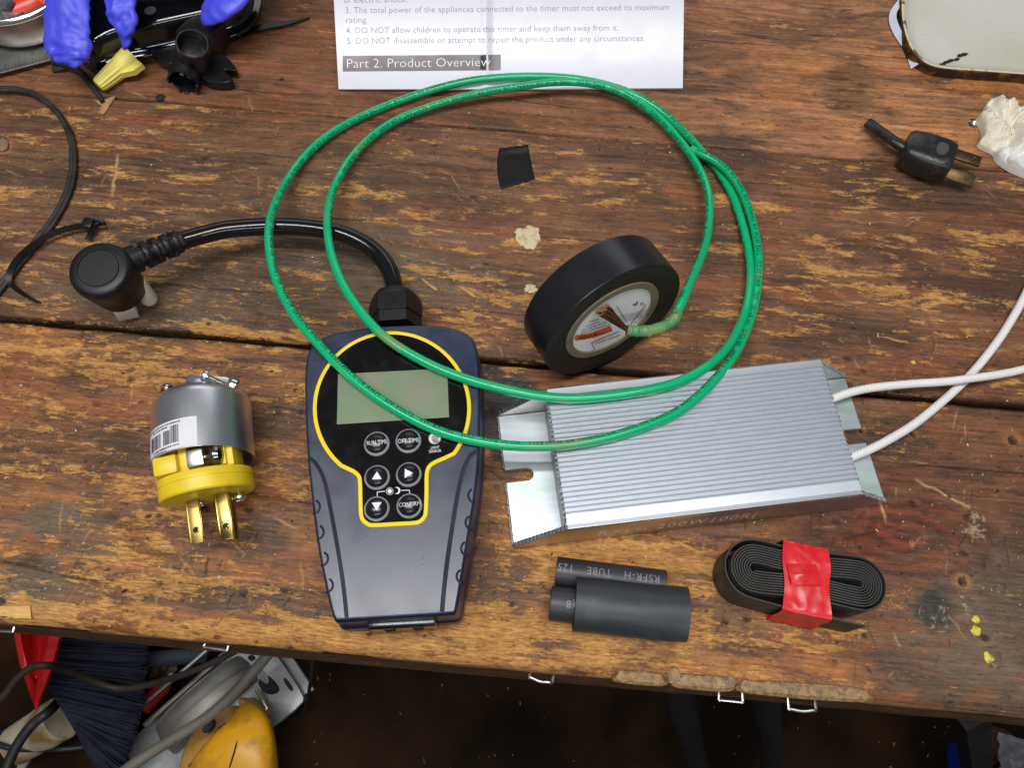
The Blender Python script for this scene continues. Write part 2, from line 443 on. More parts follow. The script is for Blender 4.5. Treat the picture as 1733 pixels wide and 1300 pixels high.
def wood(A, B, plank):
    """colour, roughness, height (mm) of the old boards at table coordinates (mm)"""
    warp = (fbm(A / 90, B / 40, 1) - .5) * 14 + (fbm(A / 30, B / 18, 2, 3) - .5) * 3
    for u, v, ra, rb in ((1530, 905, 30, 14), (520, 330, 26, 8)):
        a0, b0 = uv_ab(u, v)
        d2 = ((A - a0) / ra) ** 2 + ((B - b0) / rb) ** 2
        warp = warp + np.sign(B - b0) * np.exp(-d2) * rb * .8
    Bw = B + warp + plank * 57
    C = lambda r, g, b: np.array(s2l(r, g, b), np.float32)
    X = A
    if plank == 1:
        k = sstep(-60, 170, X)[:, None]; base = C(108, 70, 48) * (1 - k) + C(138, 96, 66) * k
        pale_b, dirt_b, red_b = -.10 + .0 * X, -.03, .0
    elif plank == 2:
        k = sstep(-140, 60, X)[:, None]; base = C(92, 68, 49) * (1 - k) + C(102, 68, 47) * k
        pale_b, dirt_b, red_b = -.010 - .030 * sstep(0, 200, X), .01, .01
    else:
        k = sstep(-60, 60, X)[:, None]; k2 = sstep(60, 170, X)[:, None]
        base = (C(126, 82, 48) * (1 - k) + C(134, 90, 54) * k) * (1 - k2) + C(100, 66, 44) * k2
        front = B - FR(A)
        pale_b, dirt_b, red_b = -.012 + .02 * (1 - sstep(60, 190, X)) + .06 * (1 - sstep(4, 26, front)) * (1 - .7 * sstep(120, 170, X)) - .05 * sstep(90, 170, X), .02, .04
    stre = fbm(A / 70, Bw / 2.6, 4); fine = fbm(A / 9, Bw / .8, 5, 3); broad = fbm(A / 60, B / 35, 6)
    col_ = base * (0.62 + .76 * stre)[:, None] * (0.78 + .44 * fine)[:, None] * (0.8 + .4 * broad)[:, None]
    mix = lambda c0, c1, f: c0 * (1 - f[:, None]) + c1 * f[:, None]
    m = {k: np.zeros_like(A) for k in 'dgkpwrno'}
    edge = (fbm(A / 7, B / 3.5, 8) - .5) * 2.2
    for u, v, ra, rb, kind, st in MARKS:
        a0, b0 = uv_ab(u, v)
        sel = (np.abs(A - a0) < 3 * ra) & (np.abs(B - b0) < 3 * rb)
        if not sel.any(): continue
        d = np.sqrt(((A[sel] - a0) / ra) ** 2 + ((B[sel] - b0) / rb) ** 2) + edge[sel] * .8
        f = 1 - sstep(.25, 1.5, d)
        m[kind][sel] = np.maximum(m[kind][sel], f * st)
    red = sstep(.50, .68, fbm(A / 60, Bw / 7, 9) + red_b) * .45
    col_ = mix(col_, C(116, 66, 42) * (.7 + .6 * fine)[:, None], np.clip(red + m['r'], 0, 1))
    col_ = mix(col_, C(166, 104, 50) * (.7 + .6 * fine)[:, None], m['o'])
    ka, kb = uv_ab(1530, 905); kd = np.sqrt(((A - ka) / 34) ** 2 + ((B - kb) / 15) ** 2)
    kn = m['n']; ringn = .5 + .5 * np.sin(kd * 17 + fbm(A / 8, B / 8, 12) * 7)
    col_ = mix(col_, C(96, 42, 28) * (.5 + .8 * ringn)[:, None], kn)
    dirt = sstep(.48, .66, fbm(A / 42, Bw / 14, 13, 5) + dirt_b) * .6 + sstep(.56, .68, fbm(A / 16, Bw / 2.2, 14)) * .45
    col_ = mix(col_, C(66, 50, 40) * (.7 + .6 * fine)[:, None], np.clip((dirt + m['d']) * (1 - .75 * kn), 0, .92))
    col_ = mix(col_, C(82, 74, 62) * (.75 + .5 * fine)[:, None], np.clip(m['g'], 0, .85))
    col_ = mix(col_, C(44, 44, 42) * (.8 + .4 * fine)[:, None], np.clip(m['k'] * 1.2, 0, .92))
    # worn, chipped bare wood: how far the finish is gone (the shader breaks it into ragged islands)
    lg = fbm(A / 110, B / 45, 18)
    wear = (.55 * fbm(A / 26, Bw / 4.6, 15) + .45 * fbm(A / 8, Bw / 2.0, 16) if plank != 3 else .34 * fbm(A / 30, Bw / 5.5, 15) + .36 * fbm(A / 11, Bw / 2.2, 16) + .30 * fbm(A / 4, Bw / 1.4, 26)) + pale_b + m['p'] + (lg - .5) * .18 - m['d'] * .10 - m['g'] * .06 - m['k'] * .3 - kn * .14
    p = sstep(.54, .64, wear)
    rim_ = np.exp(-((kd - 1.12) / .13) ** 2) * .5 + np.exp(-((kd - .55) / .1) ** 2) * .35; col_ = mix(col_, C(50, 26, 19) * np.ones_like(col_), rim_ * sstep(.25, .5, fbm(A / 14, B / 10, 27)))
    # grey-white scuffs
    n2 = .5 * fbm(A / 5, B / 4, 21) + .5 * fbm(A / 1.5, B / 1.2, 22, 3)
    wsc = sstep(.50, .64, n2 - .22 + m['w'] * .34); wear = wear - wsc * .2; col_ = mix(col_, C(150, 134, 110) * (.7 + .6 * fine)[:, None], wsc * .6)
    dk = sstep(.72, .80, fbm(A / 3.5, B / 1.1, 24, 3)); col_ = mix(col_, C(42, 32, 26) * np.ones_like(col_), dk * .6)
    h = (stre - .5) * .5 + (fine - .5) * .22 - p * .16 + (broad - .5) * .3 - .12
    rough = .52 + .22 * p - .14 * np.clip(m['d'] + dirt * .6, 0, 1) + .1 * (fine - .5)
    # long splits along the grain
    for k in range(3):
        cr = fbm(A / 130, B * 0 + k * 7 + plank * 3.1, 30 + k, 3)
        lo = {1: (310, 400), 2: (165, 300), 3: (20, 150)}[plank]
        bc = lo[0] + (lo[1] - lo[0]) * ((k + .5) / 3) + (cr - .5) * 22
        on = sstep(.52, .58, fbm(A / 50, B * 0 + k * 3.3, 40 + k, 2))
        f = (1 - sstep(.15, .55, np.abs(B - bc))) * on
        col_ = mix(col_, C(30, 22, 18) * np.ones_like(col_), f * .8); h = h - f * .6
    return col_, rough, h, wear

def make_plank(name, plank, lo, hi, parent, matw):
    aa = np.concatenate([np.arange(-520, -372, 12), np.arange(-372, 340, 0.58), np.arange(340, 521, 12)])
    if plank == 1:
        bb = np.concatenate([np.arange(0, 1, .0042), [1.3, 1.7, 2.2]])       # fractions of 140 mm
        nb = len(bb); span = 140.0
    Acols = aa
    l, h_ = lo(Acols), (hi(Acols) if hi else lo(Acols) + 140)
    if plank != 1:
        span = float(np.mean(h_ - l)); bb = np.linspace(0, 1, int(span / .56))
    else: h_ = l + span
    nb, na = len(bb), len(aa)
    A = np.tile(aa, (nb, 1)); B = l[None, :] + bb[:, None] * (h_ - l)[None, :]
    # ragged arrises
    c, r, z, wr = wood(A.ravel(), B.ravel(), plank)
    z = z.reshape(nb, na); c = c.reshape(nb, na, 3); r = r.reshape(nb, na); wr = wr.reshape(nb, na)
    dlo, dhi = B - l[None, :], h_[None, :] - B
    wl = (fbm(A / 25, A * 0, 50 + plank) * 1.6 + fbm(A / 6, A * 0, 52 + plank) * .8)
    if plank == 3:
        R0 = 2.5 + 6 * fbm(A / 45, A * 0, 54); z -= np.clip(R0 - dlo, 0, None) ** 2 / R0 * .55 + np.clip(1.2 - dlo, 0, None) ** 2 * .9
    else: z -= np.clip(wl * 1.2 - dlo, 0, None) ** 2 * .8
    if hi: z -= np.clip(wl * .9 - dhi, 0, None) ** 2 * .8
    if plank in (2, 3):                                              # boards darken beside the seam
        f = (1 - sstep(0, 2.6, dhi if plank == 3 else dlo)); c = c * (1 - f[..., None] * .6)
    # nail holes
    for u, v, rad in HOLES:
        a0, b0 = uv_ab(u, v); d = np.hypot(A - a0, B - b0)
        f = 1 - sstep(rad * .55, rad, d); z -= f * 1.6; c = c * (1 - .75 * f[..., None])
        halo = (1 - sstep(rad, rad * 2.6, d)) * (1 - f) * .35; c = c * (1 - halo[..., None]) + np.array(s2l(150, 105, 60), np.float32) * halo[..., None]
    for a0, b0, a1, b1, w, s in CUTS:
        j0, j1 = np.searchsorted(aa, [min(a0, a1) - 1, max(a0, a1) + 1])
        if j0 >= j1: continue
        As, Bs = A[:, j0:j1], B[:, j0:j1]
        if min(b0, b1) > Bs.max() or max(b0, b1) < Bs.min(): continue
        dx, dy = a1 - a0, b1 - b0; L2 = dx * dx + dy * dy
        t = np.clip(((As - a0) * dx + (Bs - b0) * dy) / L2, 0, 1)
        wob = (fbm(As / 5, Bs / 5, 60, 2) - .5) * 1.6
        d = np.hypot(As - a0 - t * dx + wob, Bs - b0 - t * dy + wob)
        f = (1 - sstep(w * .5, w * 1.6, d)) * (.5 + .5 * np.sin(t * 3.1)) * abs(s)
        tgt = np.array(s2l(36, 27, 22) if s < 0 else s2l(196, 156, 106), np.float32)
        c[:, j0:j1] = c[:, j0:j1] * (1 - f[..., None]) + tgt * f[..., None]
        if s < 0: z[:, j0:j1] -= f * .35
    for u, v, rad, st in DENTS:
        a0, b0 = uv_ab(u, v); j0, j1 = np.searchsorted(aa, [a0 - 3 * rad - 1, a0 + 3 * rad + 1])
        if j0 >= j1: continue
        As, Bs = A[:, j0:j1], B[:, j0:j1]
        if b0 < Bs.min() - 2 or b0 > Bs.max() + 2: continue
        f = 1 - sstep(rad * .5, rad * 1.3, np.hypot((As - a0) * .7, Bs - b0) + (fbm(As / 1.5, Bs / 1.2, 61, 2) - .5) * rad)
        c[:, j0:j1] *= (1 - .72 * st * f)[..., None]; z[:, j0:j1] -= f * .45 * st; wr[:, j0:j1] -= f * .2
    z = np.minimum(z, .12)
    # skirts: fold both long edges down
    TH = 40.0 if plank == 3 else 32.0
    lowz = np.array([-1.5, -4, -8, -13, -18, -24, -30, -TH + 1.5, -TH]) if plank == 3 else np.array([-3, -8, -TH])
    rowsA, rowsB, rowsZ, rowsC, rowsR, rowsW = [], [], [], [], [], []
    for zz in lowz[::-1]:
        off = (fbm(aa / 30, aa * 0 + zz * .21, 70 + plank) - .5) * (2.0 if plank == 3 else .6) + (fbm(aa / 60, aa * 0 + zz * .9, 71, 3) - .5) * (1.2 if plank == 3 else 0)
        outw = -(.35 + .045 * -zz) if plank == 3 else .15
        rowsA.append(aa); rowsB.append(l + outw + off * .7 * min(1, -zz / 4)); rowsZ.append(z[0] * max(0, 1 + zz / 4) + zz + z[0].clip(-6, 0) * 0)
        cc = np.array(s2l(78, 54, 36), np.float32) * (.55 + .9 * fbm(aa / 40, aa * 0 + zz * .55, 72, 4))[:, None]
        rowsC.append(cc); rowsR.append(np.full(na, .75)); rowsW.append(np.full(na, .40) + .18 * fbm(aa / 30, aa * 0 + zz * .8, 77))
    rowsZ[-1] = np.minimum(rowsZ[-1], z[0] - .4)
    A2, B2, Z2 = np.vstack([np.array(rowsA), A]), np.vstack([np.array(rowsB), B]), np.vstack([np.array(rowsZ), z])
    C2, R2 = np.concatenate([np.array(rowsC), c]), np.vstack([np.array(rowsR), r]); W2 = np.vstack([np.array(rowsW), wr])
    topz = [(-3, .1), (-8, .1), (-TH, .1)]
    for zz, o in topz:
        A2 = np.vstack([A2, aa]); B2 = np.vstack([B2, h_ - o]); Z2 = np.vstack([Z2, np.full(na, zz)])
        C2 = np.concatenate([C2, (np.array(s2l(60, 44, 34), np.float32) * np.ones((na, 3)))[None]]); R2 = np.vstack([R2, np.full(na, .8)]); W2 = np.vstack([W2, np.full(na, .3)])
    # close underneath
    A2 = np.vstack([A2, A2[:1]]); B2 = np.vstack([B2, B2[:1]]); Z2 = np.vstack([Z2, Z2[:1]]); C2 = np.concatenate([C2, C2[:1]]); R2 = np.vstack([R2, R2[:1]]); W2 = np.vstack([W2, W2[:1]])
    x, y = ab_xy(A2, B2)
    nr = A2.shape[0]
    co = np.stack([x, y, Z2], -1).reshape(-1, 3).astype(np.float32) * MM
    i = np.arange(nr * na).reshape(nr, na)
    q = np.stack([i[:-1, :-1], i[:-1, 1:], i[1:, 1:], i[1:, :-1]], -1).reshape(-1, 4).astype(np.int32)
    me = bpy.data.meshes.new(name)
    me.vertices.add(len(co)); me.vertices.foreach_set('co', co.ravel())
    me.loops.add(q.size); me.loops.foreach_set('vertex_index', q.ravel())
    me.polygons.add(len(q)); me.polygons.foreach_set('loop_start', np.arange(len(q), dtype=np.int32) * 4)
    me.update(calc_edges=True)
    me.polygons.foreach_set('use_smooth', np.ones(len(q), bool))
    at = me.attributes.new('wood_tone', 'FLOAT_COLOR', 'POINT')
    rgba = np.concatenate([C2.reshape(-1, 3), R2.reshape(-1, 1)], 1).astype(np.float32)
    at.data.foreach_set('color', np.clip(rgba, 0, 1).ravel())
    at = me.attributes.new('wear', 'FLOAT', 'POINT'); at.data.foreach_set('value', W2.ravel().astype(np.float32))
    me.materials.append(matw)
    o = bpy.data.objects.new(name, me); col.objects.link(o); o.parent = parent
    ORG[o.name] = Vector((0, 0, 0))
    return o

def wood_mat():
    m = bpy.data.materials.new('old_bench_wood'); m.use_nodes = True
    N, L = m.node_tree.nodes, m.node_tree.links; b = N['Principled BSDF']
    at = N.new('ShaderNodeAttribute'); at.attribute_name = 'wood_tone'
    we = N.new('ShaderNodeAttribute'); we.attribute_name = 'wear'
    tc = N.new('ShaderNodeTexCoord'); rot = N.new('ShaderNodeMapping'); rot.inputs['Rotation'].default_value = (0, 0, -AL)
    L.new(tc.outputs['Object'], rot.inputs['Vector'])
    def nz(sx, sy, detail=4, rough=.6, off=0.0):
        mp = N.new('ShaderNodeMapping'); mp.inputs['Scale'].default_value = (sx, sy, sy * .5); mp.inputs['Location'].default_value = (off, off * 1.3, 0)
        L.new(rot.outputs['Vector'], mp.inputs['Vector'])
        n = N.new('ShaderNodeTexNoise'); n.inputs['Scale'].default_value = 1.0; n.inputs['Detail'].default_value = detail; n.inputs['Roughness'].default_value = rough
        L.new(mp.outputs['Vector'], n.inputs['Vector']); return n.outputs['Fac']
    def mr(v, a, c, lo, hi, smooth=False):
        r = N.new('ShaderNodeMapRange'); r.inputs['From Min'].default_value = a; r.inputs['From Max'].default_value = c
        r.inputs['To Min'].default_value = lo; r.inputs['To Max'].default_value = hi
        if smooth: r.interpolation_type = 'SMOOTHSTEP'
        L.new(v, r.inputs['Value']); return r.outputs['Result']
    def mth(op, a, c):
        n = N.new('ShaderNodeMath'); n.operation = op
        for k, x in ((0, a), (1, c)):
            if isinstance(x, (int, float)): n.inputs[k].default_value = x
            else: L.new(x, n.inputs[k])
        return n.outputs[0]
    def scale(c, f):
        s = N.new('ShaderNodeVectorMath'); s.operation = 'SCALE'; L.new(c, s.inputs[0]); L.new(f, s.inputs['Scale']); return s.outputs['Vector']
    def mix(a, c, f):
        x = N.new('ShaderNodeMix'); x.data_type = 'RGBA'; L.new(f, x.inputs['Factor']); L.new(a, x.inputs['A'])
        if isinstance(c, tuple): x.inputs['B'].default_value = (*c, 1)
        else: L.new(c, x.inputs['B'])
        return x.outputs['Result']
    fib = nz(230, 1500, 5, .65); lines = nz(9, 480, 3, .5, 3.1); spots = nz(420, 520, 4, .6, 7.7); rag = nz(95, 620, 5, .68, 1.7); rag2 = nz(480, 950, 4, .7, 5.3)
    base = scale(at.outputs['Color'], mth('MULTIPLY', mr(fib, .3, .7, .78, 1.42), mr(lines, .32, .66, .86, 1.2)))
    base = mix(base, s2l(40, 30, 25), mr(spots, .66, .74, 0, .65))
    t = mth('ADD', we.outputs['Fac'], mth('ADD', mth('MULTIPLY', mth('SUBTRACT', rag, .5), .46), mth('MULTIPLY', mth('SUBTRACT', rag2, .5), .46)))
    pale = N.new('ShaderNodeMix'); pale.data_type = 'RGBA'; pale.inputs['A'].default_value = (*s2l(140, 94, 48), 1); pale.inputs['B'].default_value = (*s2l(204, 154, 88), 1)
    L.new(mr(fib, .34, .66, 0, 1), pale.inputs['Factor'])
    pf = mr(t, .548, .675, 0, .70, True)
    out = mix(base, pale.outputs['Result'], pf)
    mic = mth('MULTIPLY', mr(nz(520, 1250, 3, .7, 2.2), .60, .72, 0, .55), mr(we.outputs['Fac'], .36, .52, .25, 1)); out = mix(out, s2l(186, 146, 98), mic)
    pit_ = mr(nz(380, 900, 3, .7, 12.2), .63, .74, 0, .6); out = mix(out, s2l(44, 32, 25), pit_)
    # a few hair-fine bright fibres
    hair = mr(nz(160, 2400, 2, .5, 9.9), .70, .76, 0, .4); out = mix(out, s2l(196, 160, 112), mth('MULTIPLY', hair, mr(we.outputs['Fac'], .42, .6, 0, 1)))
    out = scale(out, mth('MULTIPLY', mr(nz(14, 900, 4, .6, 15.5), .3, .7, .92, 1.32), mr(nz(60, 75, 4, .6, 21.0), .3, .7, .88, 1.22)))
    L.new(out, b.inputs['Base Color'])
    L.new(mth('ADD', mth('ADD', at.outputs['Alpha'], mth('MULTIPLY', pf, .2)), mr(rag2, .3, .7, -.12, .12)), b.inputs['Roughness'])
    hgt = mth('SUBTRACT', mth('ADD', mth('MULTIPLY', fib, .7), mth('MULTIPLY', lines, .8)), mth('MULTIPLY', pf, .55))
    bp = N.new('ShaderNodeBump'); bp.inputs['Strength'].default_value = .75; bp.inputs['Distance'].default_value = .00045
    L.new(hgt, bp.inputs['Height']); L.new(bp.outputs['Normal'], b.inputs['Normal'])
    b.inputs['Specular IOR Level'].default_value = .26
    return m

WOOD = wood_mat()
bench = thing('workbench', 'worn brown plank workbench, stained and scratched, with staples in its front edge', 'workbench', (0, 0, 0))
make_plank('plank', 1, lambda a: S1(a) + .5, None, bench, WOOD)
make_plank('plank', 2, lambda a: S2(a) + 1.6, lambda a: S1(a) - .2, bench, WOOD)
make_plank('plank', 3, FR, lambda a: S2(a) - 1.4, bench, WOOD)

M_putty = mat('dried_putty', s2l(205, 190, 150), .7, var=.1, bump=.6, bscale=700, c2=s2l(150, 125, 90), c2scale=260, c2lo=.52, c2hi=.7)
M_yellow_paint = mat('dried_yellow_paint', s2l(205, 195, 70), .6, bump=.5, bscale=900, c2=s2l(150, 125, 50), c2scale=500)
def blot(name, u, v, r, mt, seed, sx=1.0, h=.5, label=None):
    c = P(u, v, 0); pts = []
    for k in range(36):
        t = 2 * math.pi * k / 36
        rr = r * MM * (1 + .45 * noise.noise(Vector((math.cos(t) * 1.3, math.sin(t) * 1.3, seed))) + .25 * noise.noise(Vector((math.cos(t) * 4, math.sin(t) * 4, seed))))
        pts.append((c.x + rr * sx * math.cos(t), c.y + rr * math.sin(t)))
    g = Geo().slab(pts, [(0, -.0003), (0, .0001 + h * .0006), (.0004, .0002 + h * MM)], cap0=False)
    return tag(g.build(name, mt, bench), label)
blot('paint_spot', 893, 400, 7.2, M_putty, 3.1, 1.0, .35, 'cream dried putty spot')
blot('paint_spot', 898, 489, 2.3, M_putty, 5.1, 1.6, .3)
for u, v, r, sd in ((1651, 1049, 1.7, 1.1), (1652, 1068, 2.0, 2.3), (1672, 1114, 1.9, 8.4), (1545, 614, 1.1, 4.2)):
    blot('paint_spot', u, v, r, M_yellow_paint, sd, 1.0, .4, 'yellow paint fleck')

# dried glue run along the front edge, right of the middle
M_glue = mat('dried_glue_ridge', s2l(150, 118, 76), .5, var=.2, vscale=300, bump=.7, bscale=900, c2=s2l(112, 92, 64), c2scale=500, c2lo=.45, c2hi=.6)
def glue(pts, h):
    w = [P(u, v, 0) for u, v in pts]
    g = Geo().slab(chaikin([(p.x, p.y, 0) for p in w], 2), [(0, -.004), (0, -.0008), (.0012, h * .6 * MM), (.003, h * MM), (.0045, h * 1.05 * MM)], cap0=False)
    return g.build('glue_ridge', M_glue, bench)
glue([(1035, 1147), (1046, 1136), (1072, 1131), (1105, 1134), (1128, 1147), (1132, 1163), (1085, 1160), (1040, 1155)], .9)
glue([(1118, 1136), (1160, 1138), (1235, 1143), (1253, 1148), (1246, 1160), (1239, 1173), (1180, 1168), (1138, 1164), (1136, 1150)], .8)
glue([(1242, 1171), (1250, 1155), (1264, 1148), (1340, 1151), (1440, 1158), (1470, 1167), (1486, 1190), (1420, 1188), (1320, 1180)], .8)

M_staple = mat('steel_staple', (.56, .56, .54), .34, 1.0, var=.1)
def staple(u0, v0, u1, v1, droop=0.0, z=-14.0):
    a, b = P(u0, v0, z), P(u1, v1, z)
    d = (b - a).normalized(); n = Vector((-d.y, d.x, 0))
    pts = [a + n * .010, a + n * .002, a, a + d * .001, b - d * .001 + Vector((0, 0, droop * MM)), b, b + n * .002, b + n * .010]
    mid = (a + b) / 2 - n * (.0006 * (1 if droop else 0))
    Geo().tube(catmull(pts[:4] + [mid + Vector((0, 0, droop * .5 * MM))] + pts[4:], 5), .0007, 8).build('staple', M_staple, bench)
staple(-14, 1068, 22, 1069.5); staple(345, 1095, 384, 1101); staple(896, 1147, 934, 1157, 1.5); staple(1217, 1185, 1257, 1189); staple(1335, 1201, 1381, 1203, .8)

# ------------------------------------------------------------------ the floor under the bench
FZ = -750.0
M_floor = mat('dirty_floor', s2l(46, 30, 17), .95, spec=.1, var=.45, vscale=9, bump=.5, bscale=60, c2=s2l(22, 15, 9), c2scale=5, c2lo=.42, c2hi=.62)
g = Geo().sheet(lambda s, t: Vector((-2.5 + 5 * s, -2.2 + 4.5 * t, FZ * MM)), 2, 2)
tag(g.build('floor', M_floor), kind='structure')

# ------------------------------------------------------------------ shared materials
M_blk = mat('black_plastic', s2l(19, 19, 21), .42, spec=.4, var=.2, bump=.12, bscale=1500)
M_blk_gloss = mat('glossy_black_plastic', s2l(22, 23, 26), .16, var=.15)
M_cable = mat('glossy_black_cable', s2l(18, 18, 20), .13, var=.15)
M_white_ink = mat('white_print', s2l(225, 228, 232), .5, var=.05)
M_steel = mat('zinc_steel', (.72, .72, .71), .26, 1.0, var=.1, rvar=.3)
M_dark = mat('dark_recess', s2l(14, 14, 15), .7)
M_grey_pl = mat('pale_grey_plastic', s2l(214, 212, 206), .4, var=.06, sss=.1)

# ------------------------------------------------------------------ plug-in timer with its cable and plug
M_navy = mat('navy_timer_plastic', s2l(20, 33, 62), .33, var=.08, bump=.1, bscale=2200, scratch=.12, scol=s2l(120, 126, 138), spec=1.0)
M_navy_d = mat('groove_shade_navy', s2l(19, 26, 42), .6, var=.1, spec=.3)  # darker navy carries the shade of grooves and grip dimples
M_face = mat('black_glossy_faceplate', s2l(15, 14, 14), .10, var=.2, scratch=.10, scol=s2l(80, 76, 72), c2=s2l(30, 28, 26), c2scale=120, c2lo=.5, c2hi=.75, rvar=.08)
M_yel = mat('yellow_border', s2l(236, 206, 24), .4, var=.04)
M_lcd = mat('grey_green_lcd', s2l(122, 138, 112), .2, var=.05, vscale=60, c2=s2l(134, 136, 118), c2scale=45)
M_btn = mat('clear_black_dome', s2l(26, 26, 29), .24, var=.1, coat=0, rvar=.05)
M_btn_rim = mat('skirt_gleam_and_track', s2l(150, 153, 160), .18, var=.1)  # pale grey puts the domes' silvery gleam into the skirt colour

timer = thing('outlet_timer', 'navy timer with yellow edged display and six round black buttons, under the green wire', 'timer', P(663, 800, 0))
ZT = 30.0
def tz(u, v): return P(u, v, ZT + .55)
px = [(516, 650), (517, 620), (523, 591), (546, 572), (576, 563.5), (620, 556), (664, 553), (708, 551.5), (765, 555), (798, 568), (809, 591), (813, 628), (814, 680), (813.5, 720), (814, 761), (808, 831),
      (800, 880), (788, 955), (777, 1022), (773.5, 1040), (764, 1042), (670, 1048), (575, 1053.5), (565, 1054), (553, 1005), (537, 925), (528, 847), (522, 792), (519, 748), (517, 700)]
out = chaikin([(P(u, v, ZT - 2).x, P(u, v, ZT - 2).y, 0) for u, v in px], 2)
m = MM
Geo().slab(out, [(1.6*m, .8*m), (.4*m, 2*m), (-.9*m, 6*m), (-.9*m, 14*m), (-.6*m, 14.4*m), (-.3*m, 15*m), (0, 25*m), (.1*m, 28.2*m), (.45*m, 29.3*m), (.9*m, 29.8*m), (1.3*m, 30*m), (1.7*m, 30.001*m)]).build('body', M_navy, timer, sharp=50)
# side grooves and finger grips as raised strips, their shade put into the colour
def strip(pts, w, h, name, mt, z=ZT, parent=timer):
    path = catmull([P(u, v, z) for u, v in pts], 8)
    L, Rr = [], []
    for i, p in enumerate(path):
        t = (path[min(len(path) - 1, i + 1)] - path[max(0, i - 1)]).normalized(); n = Vector((-t.y, t.x, 0))
        L.append((p + n * w * MM / 2)); Rr.append((p - n * w * MM / 2))
    dz = Vector((0, 0, h * MM)); rg = [[a - dz * 2, a + dz * .6, a * .75 + b * .25 + dz, a * .25 + b * .75 + dz, b + dz * .6, b - dz * 2] for a, b in zip(L, Rr)]
    return Geo().rings(rg).build(name, mt, parent)
strip([(522, 775), (530, 780), (538, 790), (547, 808), (555, 839), (569, 914), (580, 983), (587, 1046)], 1.6, .22, 'side_groove', M_navy_d)
strip([(808, 763), (801, 768), (793, 776), (783, 800), (773, 845), (760, 928), (753, 983), (748, 1036)], 1.8, .22, 'side_groove', M_navy_d)
for side, cs in ((1, [(530, 858), (536.5, 901), (543.7, 946), (552, 991)]), (-1, [(804, 839), (799.5, 885), (792, 929), (784.5, 976)])):
    for cu_, cv in cs:
        pts = [P(cu_ + side * 11.5 * math.sin(t), cv - 12 * math.cos(t) + side * 0, 29.85 if .35 < t < 2.8 else 28.6) for t in np.linspace(.1, math.pi - .1, 13)]
        Geo().tube(pts, .0005, 8).build('finger_grip', M_navy_d, timer)
# faceplate outline: a circle that runs into a stem
cx, cy, ra, rb = 663.5, 692.0, 131.0, 128.5
arc = []
for k in range(61):
    t = math.radians(131) + (math.radians(396.5) - math.radians(131)) * k / 60      # from lower left over the top to lower right
    arc.append((cx + ra * math.cos(t), cy + rb * math.sin(t)))
stem = [(752, 776.5), (736, 783.5), (727, 790.5), (722.8, 803), (722.5, 830), (721.5, 862), (719.5, 874), (713, 882), (703, 886), (670, 888), (632, 890), (621, 887), (613.5, 880), (610.5, 869), (609.8, 845), (609, 817), (606.5, 806), (598, 798.5)]
face_px = arc + [p for p in catmull([(u, v, 0) for u, v in stem], 3)]
fp = ccw([(P(q[0], q[1], ZT).x, P(q[0], q[1], ZT).y) for q in face_px])
face = Geo().slab(fp, [(.8*m, 29.6*m), (.8*m, 30.35*m), (1.0*m, 30.45*m)], cap0=False).build('faceplate', M_face, timer, sharp=8)
rg = [[Vector((p[0], p[1], z*m)) for p in inset(fp, d*m)] for d, z in ((-.75, 29.7), (-.75, 30.3), (-.5, 30.5), (.6, 30.5), (.95, 30.4), (.95, 29.7))]
Geo().rings(rg, False, False).build('yellow_border', M_yel, timer)
lcd = [(572.5, 634), (757, 624.5), (760, 707), (570.5, 719)]
lp = [(P(u, v, ZT).x, P(u, v, ZT).y) for u, v in lcd]
Geo().slab(lp, [(0, 30.2*m), (0, 30.50*m), (.12*m, 30.53*m)], cap0=False).build('lcd_screen', M_lcd, timer)
# six domed buttons
def dome(u, v, rpx, hmm, legend=None, shape=None):
    c = P(u, v, ZT); r = (P(u + rpx, v, ZT) - c).length
    skirt = Geo().lathe([(r * 1.16, 30.3*m), (r * 1.13, 30.9*m), (r * 1.02, 31.5*m), (r * .985, 31.6*m), (r * .96, 31.2*m)], Matrix.Translation((c.x, c.y, 0)), 36, False, False)
    b = Geo().lathe([(r * math.cos(t) if t < 1.55 else 0, (30.7 + hmm * math.sin(t)) * m) for t in np.linspace(0, math.pi / 2, 10)], Matrix.Translation((c.x, c.y, 0)), 36, True, False).build('button', M_btn, timer, sharp=180)
    skirt.build('button_skirt', M_btn_rim, b)
    def on(uu, vv):
        z = ZT + .9 + hmm * .7
        for _ in range(6):
            q = P(uu, vv, z); d = min(.97, math.hypot(q.x - c.x, q.y - c.y) / r); z = 30.7 + hmm * math.sqrt(1 - d * d) + .14
        q = P(uu, vv, z)
        return q
    g = Geo()
    if legend: text_px(g, legend[0], legend[1], legend[2], legend[3] * 1.12, on, cuts=2, xcuts=10, thin=.0)
    if shape:
        n = 6; V, Fc = [], []
        A_, B_, C_ = [Vector(q) for q in shape]
        for i in range(n + 1):
            for j in range(n + 1 - i):
                q = A_ + (B_ - A_) * (i / n) + (C_ - A_) * (j / n); V.append(on(q.x, q.y))
        idx = lambda i, j: i * (n + 1) - i * (i - 1) // 2 + j
        for i in range(n):
            for j in range(n - i):
                Fc.append((idx(i, j), idx(i + 1, j), idx(i, j + 1)))
                if j < n - i - 1: Fc.append((idx(i + 1, j), idx(i + 1, j + 1), idx(i, j + 1)))
        g.add(V, Fc)
    g.build('legend', M_white_ink, b)
dome(638, 752, 19, 2.9, ('RUN TIME', (620.5, 754), (656, 750.5), 6.4))
dome(691.5, 747, 19, 2.9, ('OFF TIME', (673, 750.5), (710, 748), 6.4))
dome(638.5, 809, 19, 2.9, None, ((629.5, 811.5), (646, 811), (638, 798)))
dome(692, 804, 19, 2.9, None, ((685, 793.5), (685, 809.5), (699, 800.5)))
